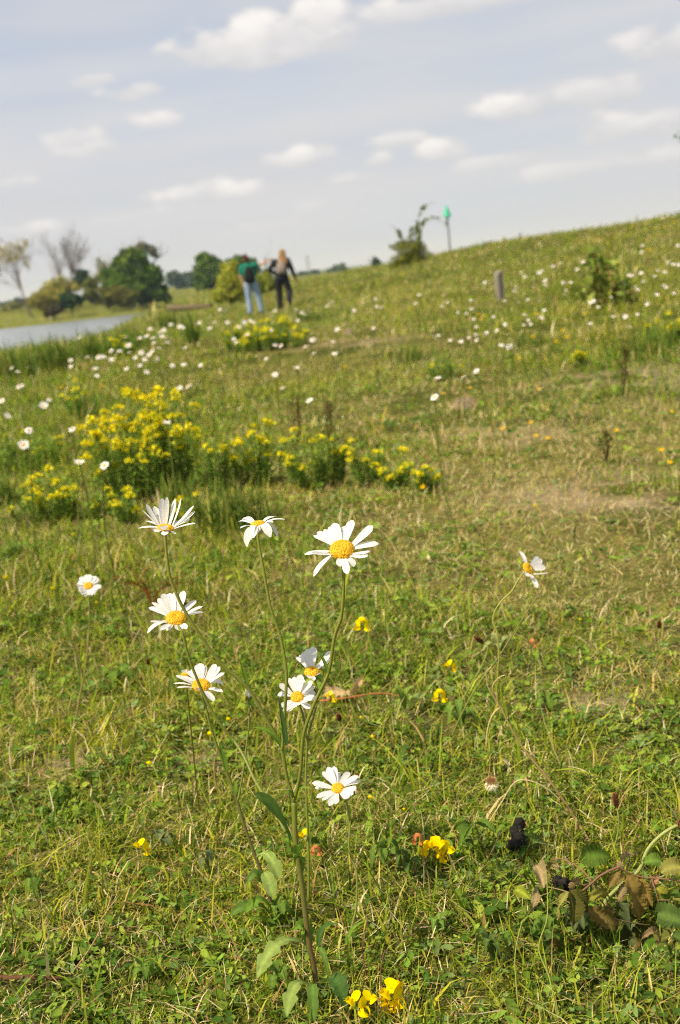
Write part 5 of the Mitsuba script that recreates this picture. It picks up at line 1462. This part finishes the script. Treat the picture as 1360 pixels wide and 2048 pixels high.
def person(label, G, J, cols, hair, sleeves, size=1.0):
    """G the ground point; J joints in metres from it (x to the right, y away, z up)."""
    k = thing('person', label, 'person', 'walkers on the meadow')
    p = {n: np.asarray(q, float) * size + G for n, q in J.items()}
    chain = lambda *a: [hull((p[a[i]] if isinstance(a[i], str) else a[i], a[i + 1]), (p[a[i + 2]] if isinstance(a[i + 2], str) else a[i + 2], a[i + 3])) for i in range(0, len(a) - 3, 2)]
    body = chain('pelvis', (.16, .11, .11), 'waist', (.14, .095, .1), 'chest', (.165, .11, .13), 'neckb', .062, 'head', .055)
    body += [hull((p['head'], (.078, .095, .11)), (p['head'] + [0, .03, -.07], (.055, .06, .05)))]
    for s in 'lr':
        body += chain('sho' + s, .058, 'elb' + s, .042, 'wri' + s, .03)
        body += [hull((p['chest'] + [0, 0, .06], .09), (p['sho' + s], .06))]
        body += chain('hip' + s, .088, 'kne' + s, .058, 'ank' + s, .042)
        body += [hull((p['ank' + s], .04), (p['toe' + s], (.038, .05, .028)))]
        w, d = p['wri' + s], norm(p['han' + s] - p['wri' + s])
        q = norm(np.cross(d, [0, 1, .2]))
        body += [hull((w, .024), (w + d * .07, (.028, .028, .03)))]
        for i in range(4):
            a = w + d * .07 + q * (i - 1.5) * .017
            body += [hull((a, .0095), (a + d * (.045 + .01 * (i in (1, 2))) + [0, .012, 0], .008))] + [hull((a + d * (.045 + .01 * (i in (1, 2))) + [0, .012, 0], .008), (a + d * .07 + [0, .03, -.004], .007))]
        body += [hull((w + d * .02 - q * .022, .010), (w + d * .065 - q * .045, .008))]
    body += [hull((p['head'] + [0, .09, -.01], .016), (p['head'] + [0, .115, -.025], .012))]                     # nose
    body += [hull((p['head'] + [sx * .082, 0, -.01], (.012, .02, .03)), (p['head'] + [sx * .085, -.005, 0], (.01, .016, .02))) for sx in (-1, 1)]
    tm = blob(body, .022, 6)
    part(k, 'body', shp((tm.vertices, tm.faces, np.broadcast_to(SKIN, (len(tm.vertices), 3))), 'cloth_matter'))
    for sx in (-1, 1):
        e = trimesh.creation.icosphere(subdivisions=1, radius=.012)
        part(k, 'eye', shp((e.vertices + p['head'] + [sx * .032, .088, .012], e.faces, lin(60, 46, 40)), 'cloth_matter'))
    mo = hull((p['head'] + [-.02, .092, -.055], .008), (p['head'] + [.02, .092, -.055], .008)).to_mesh()
    part(k, 'mouth', shp((mo.vert_properties[:, :3], mo.tri_verts, lin(168, 96, 88)), 'cloth_matter'))
    top = chain('pelvis', (.185, .13, .10), 'waist', (.175, .12, .11), 'chest', (.20, .135, .14), 'neckb', .08)
    for s in 'lr':
        top += [hull((p['chest'] + [0, 0, .05], .10), (p['sho' + s], .074))]
        t = sleeves[s]
        el = p['sho' + s] + (p['elb' + s] - p['sho' + s]) * min(t, 1)
        top += [hull((p['sho' + s], .084), (el, .070))]
        if t > 1:
            top += [hull((p['elb' + s], .066), (p['elb' + s] + (p['wri' + s] - p['elb' + s]) * (t - 1), .050))]
    solid('top', k, top, cols[0], label=cols[2])
    tr = [hull((p['waist'] - [0, 0, .06], (.145, .108, .05)), (p['pelvis'] - [0, 0, .02], (.17, .13, .09)))]
    for s in 'lr':
        tr += [hull((p['pelvis'] - [0, 0, .02], (.12, .13, .09)), (p['hip' + s], .120))] + chain('hip' + s, .120, 'kne' + s, .092, 'ank' + s, .078)
    solid('trousers', k, tr, cols[1], label=cols[3])
    for s in 'lr':
        solid('shoe', k, [hull((p['ank' + s] - [0, 0, .02], .05), (p['toe' + s] - [0, 0, .005], (.045, .06, .035)))], cols[4], .02, 4)
    hm = blob([hull(*[(p['head'] + np.asarray(c), r) for c, r in grp]) for grp in hair[0]], .018, 3)
    v = hm.vertices + hm.vertex_normals * ((meshkit.fbm(hm.vertices * [34, 34, hair[2]], 3) - .5) * .05)[:, None]
    c = hair[1] * (.6 + .85 * meshkit.fbm(v * [40, 40, hair[2]], 3, 4))[:, None]
    part(k, 'hair', shp((v, hm.faces, c), 'cloth_matter'))
    return p


G1 = hit(509, 629)
D35 = math.hypot(G1[0], G1[1])
man = person('man in teal shirt and light blue jeans pointing right with a bare arm', G1,
             dict(pelvis=(0, 0, .93), waist=(-.01, 0, 1.08), chest=(-.03, 0, 1.27), neckb=(-.045, 0, 1.47), head=(-.06, .01, 1.61), shol=(-.20, 0, 1.40), elbl=(-.27, .02, 1.12), wril=(-.22, .06, .90), hanl=(-.20, .08, .80),
                  shor=(.13, 0, 1.41), elbr=(.38, .05, 1.42), wrir=(.58, .12, 1.50), hanr=(.68, .15, 1.54), hipl=(-.09, 0, .88), knel=(-.11, .03, .48), ankl=(-.12, -.02, .09), toel=(-.12, .13, .05), hipr=(.09, 0, .88), kner=(.17, .05, .50), ankr=(.22, .05, .10), toer=(.26, .19, .06)),
             (lin(22, 122, 100), lin(138, 160, 186), 'teal short-sleeved shirt', 'light blue jeans', lin(70, 64, 60)),
             ([[((0, -.01, .035), (.095, .11, .10)), ((0, -.03, -.03), (.088, .09, .08))], [((-.05, -.05, -.02), .055), ((.05, -.05, -.02), .055)], [((0, .03, .08), .07), ((-.03, -.04, .09), .06)]], lin(84, 52, 40), 34), dict(l=.62, r=.42), 1.03)
G2 = hit(571, 619)
woman = person('woman in black with long blonde hair, one hand on her hip, walking away', G2,
               dict(pelvis=(0, 0, .92), waist=(.01, 0, 1.08), chest=(.03, 0, 1.26), neckb=(.06, 0, 1.44), head=(.085, .02, 1.57), shol=(-.16, 0, 1.37), elbl=(-.33, -.06, 1.16), wril=(-.15, -.02, 1.02), hanl=(-.07, .02, .99),
                    shor=(.22, 0, 1.37), elbr=(.31, .02, 1.10), wrir=(.38, .06, .88), hanr=(.41, .08, .79), hipl=(-.09, 0, .88), knel=(-.12, .06, .48), ankl=(-.14, .03, .09), toel=(-.14, .18, .05), hipr=(.09, 0, .88), kner=(.17, .02, .50), ankr=(.15, -.26, .27), toer=(.15, -.22, .15)),
               (lin(40, 40, 50), lin(34, 34, 42), 'black long-sleeved jumper', 'black trousers', lin(70, 60, 54)),
               ([[((0, -.01, .03), (.095, .11, .105)), ((0, -.04, -.06), (.10, .08, .08))], [((0, -.06, -.05), (.105, .06, .08)), ((-.01, -.10, -.27), (.15, .05, .08))], [((.02, -.10, -.22), (.13, .05, .08)), ((-.04, -.11, -.33), (.12, .04, .05))]], lin(150, 118, 80), 8), dict(l=1.95, r=1.95), .98)


def backpack(label, P, w, dp, h, top, col, strap):
    k = thing('backpack', label, 'backpack')
    solid('bag', k, [hull((P + [0, -dp * .5, -h * .36], (w * .5, dp * .5, h * .14)), (P + [0, -dp * .45, h * .12], (w * .46, dp * .5, h * .2)), (P + [0, -dp * .4, h * .36], (w * top, dp * .4, h * .14)))], col, .03, 5, mott=.2)
    solid('pocket', k, [hull((P + [0, -dp * 1.02, -h * .22], (w * .36, dp * .14, h * .16)), (P + [0, -dp * 1.0, -h * .05], (w * .34, dp * .12, h * .1)))], np.asarray(col) * .8, .03, 3)
    for s in (-1, 1):
        part(k, 'strap', shp(tube([P + [s * w * .3, -.02, h * .40], P + [s * w * .36, .04, h * .52], P + [s * w * .42, .15, h * .46], P + [s * w * .45, .17, h * .1]], .018, .018, 12, 6, (strap, strap)), 'cloth_matter'))


backpack('black rounded backpack on the back of the man in teal', man['chest'] + [.02, -.09, -.12], .32, .18, .52, .28, lin(30, 28, 30), lin(28, 26, 28))
backpack('greyish beige backpack on the back of the woman in black', woman['chest'] + [-.01, -.09, -.06], .29, .13, .38, .22, lin(150, 138, 128), lin(120, 90, 86))

# ------------------------------------------------------------------ summer haze
scene['air'] = {'type': 'homogeneous', 'albedo': {'type': 'rgb', 'value': [.95, .95, .96]}, 'sigma_t': {'type': 'rgb', 'value': [.00014, .00018, .00024]}}
scene['haze'] = {'type': 'cube', 'to_world': T().translate([0, 0, 10.5]).scale([3100, 3100, 17.5]), 'bsdf': {'type': 'null'}, 'interior': {'type': 'ref', 'id': 'air'}}
labels['haze'] = {'kind': 'stuff', 'label': 'thin pale summer haze over the meadow and river', 'category': 'haze'}
scene['camera']['medium'] = {'type': 'ref', 'id': 'air'}
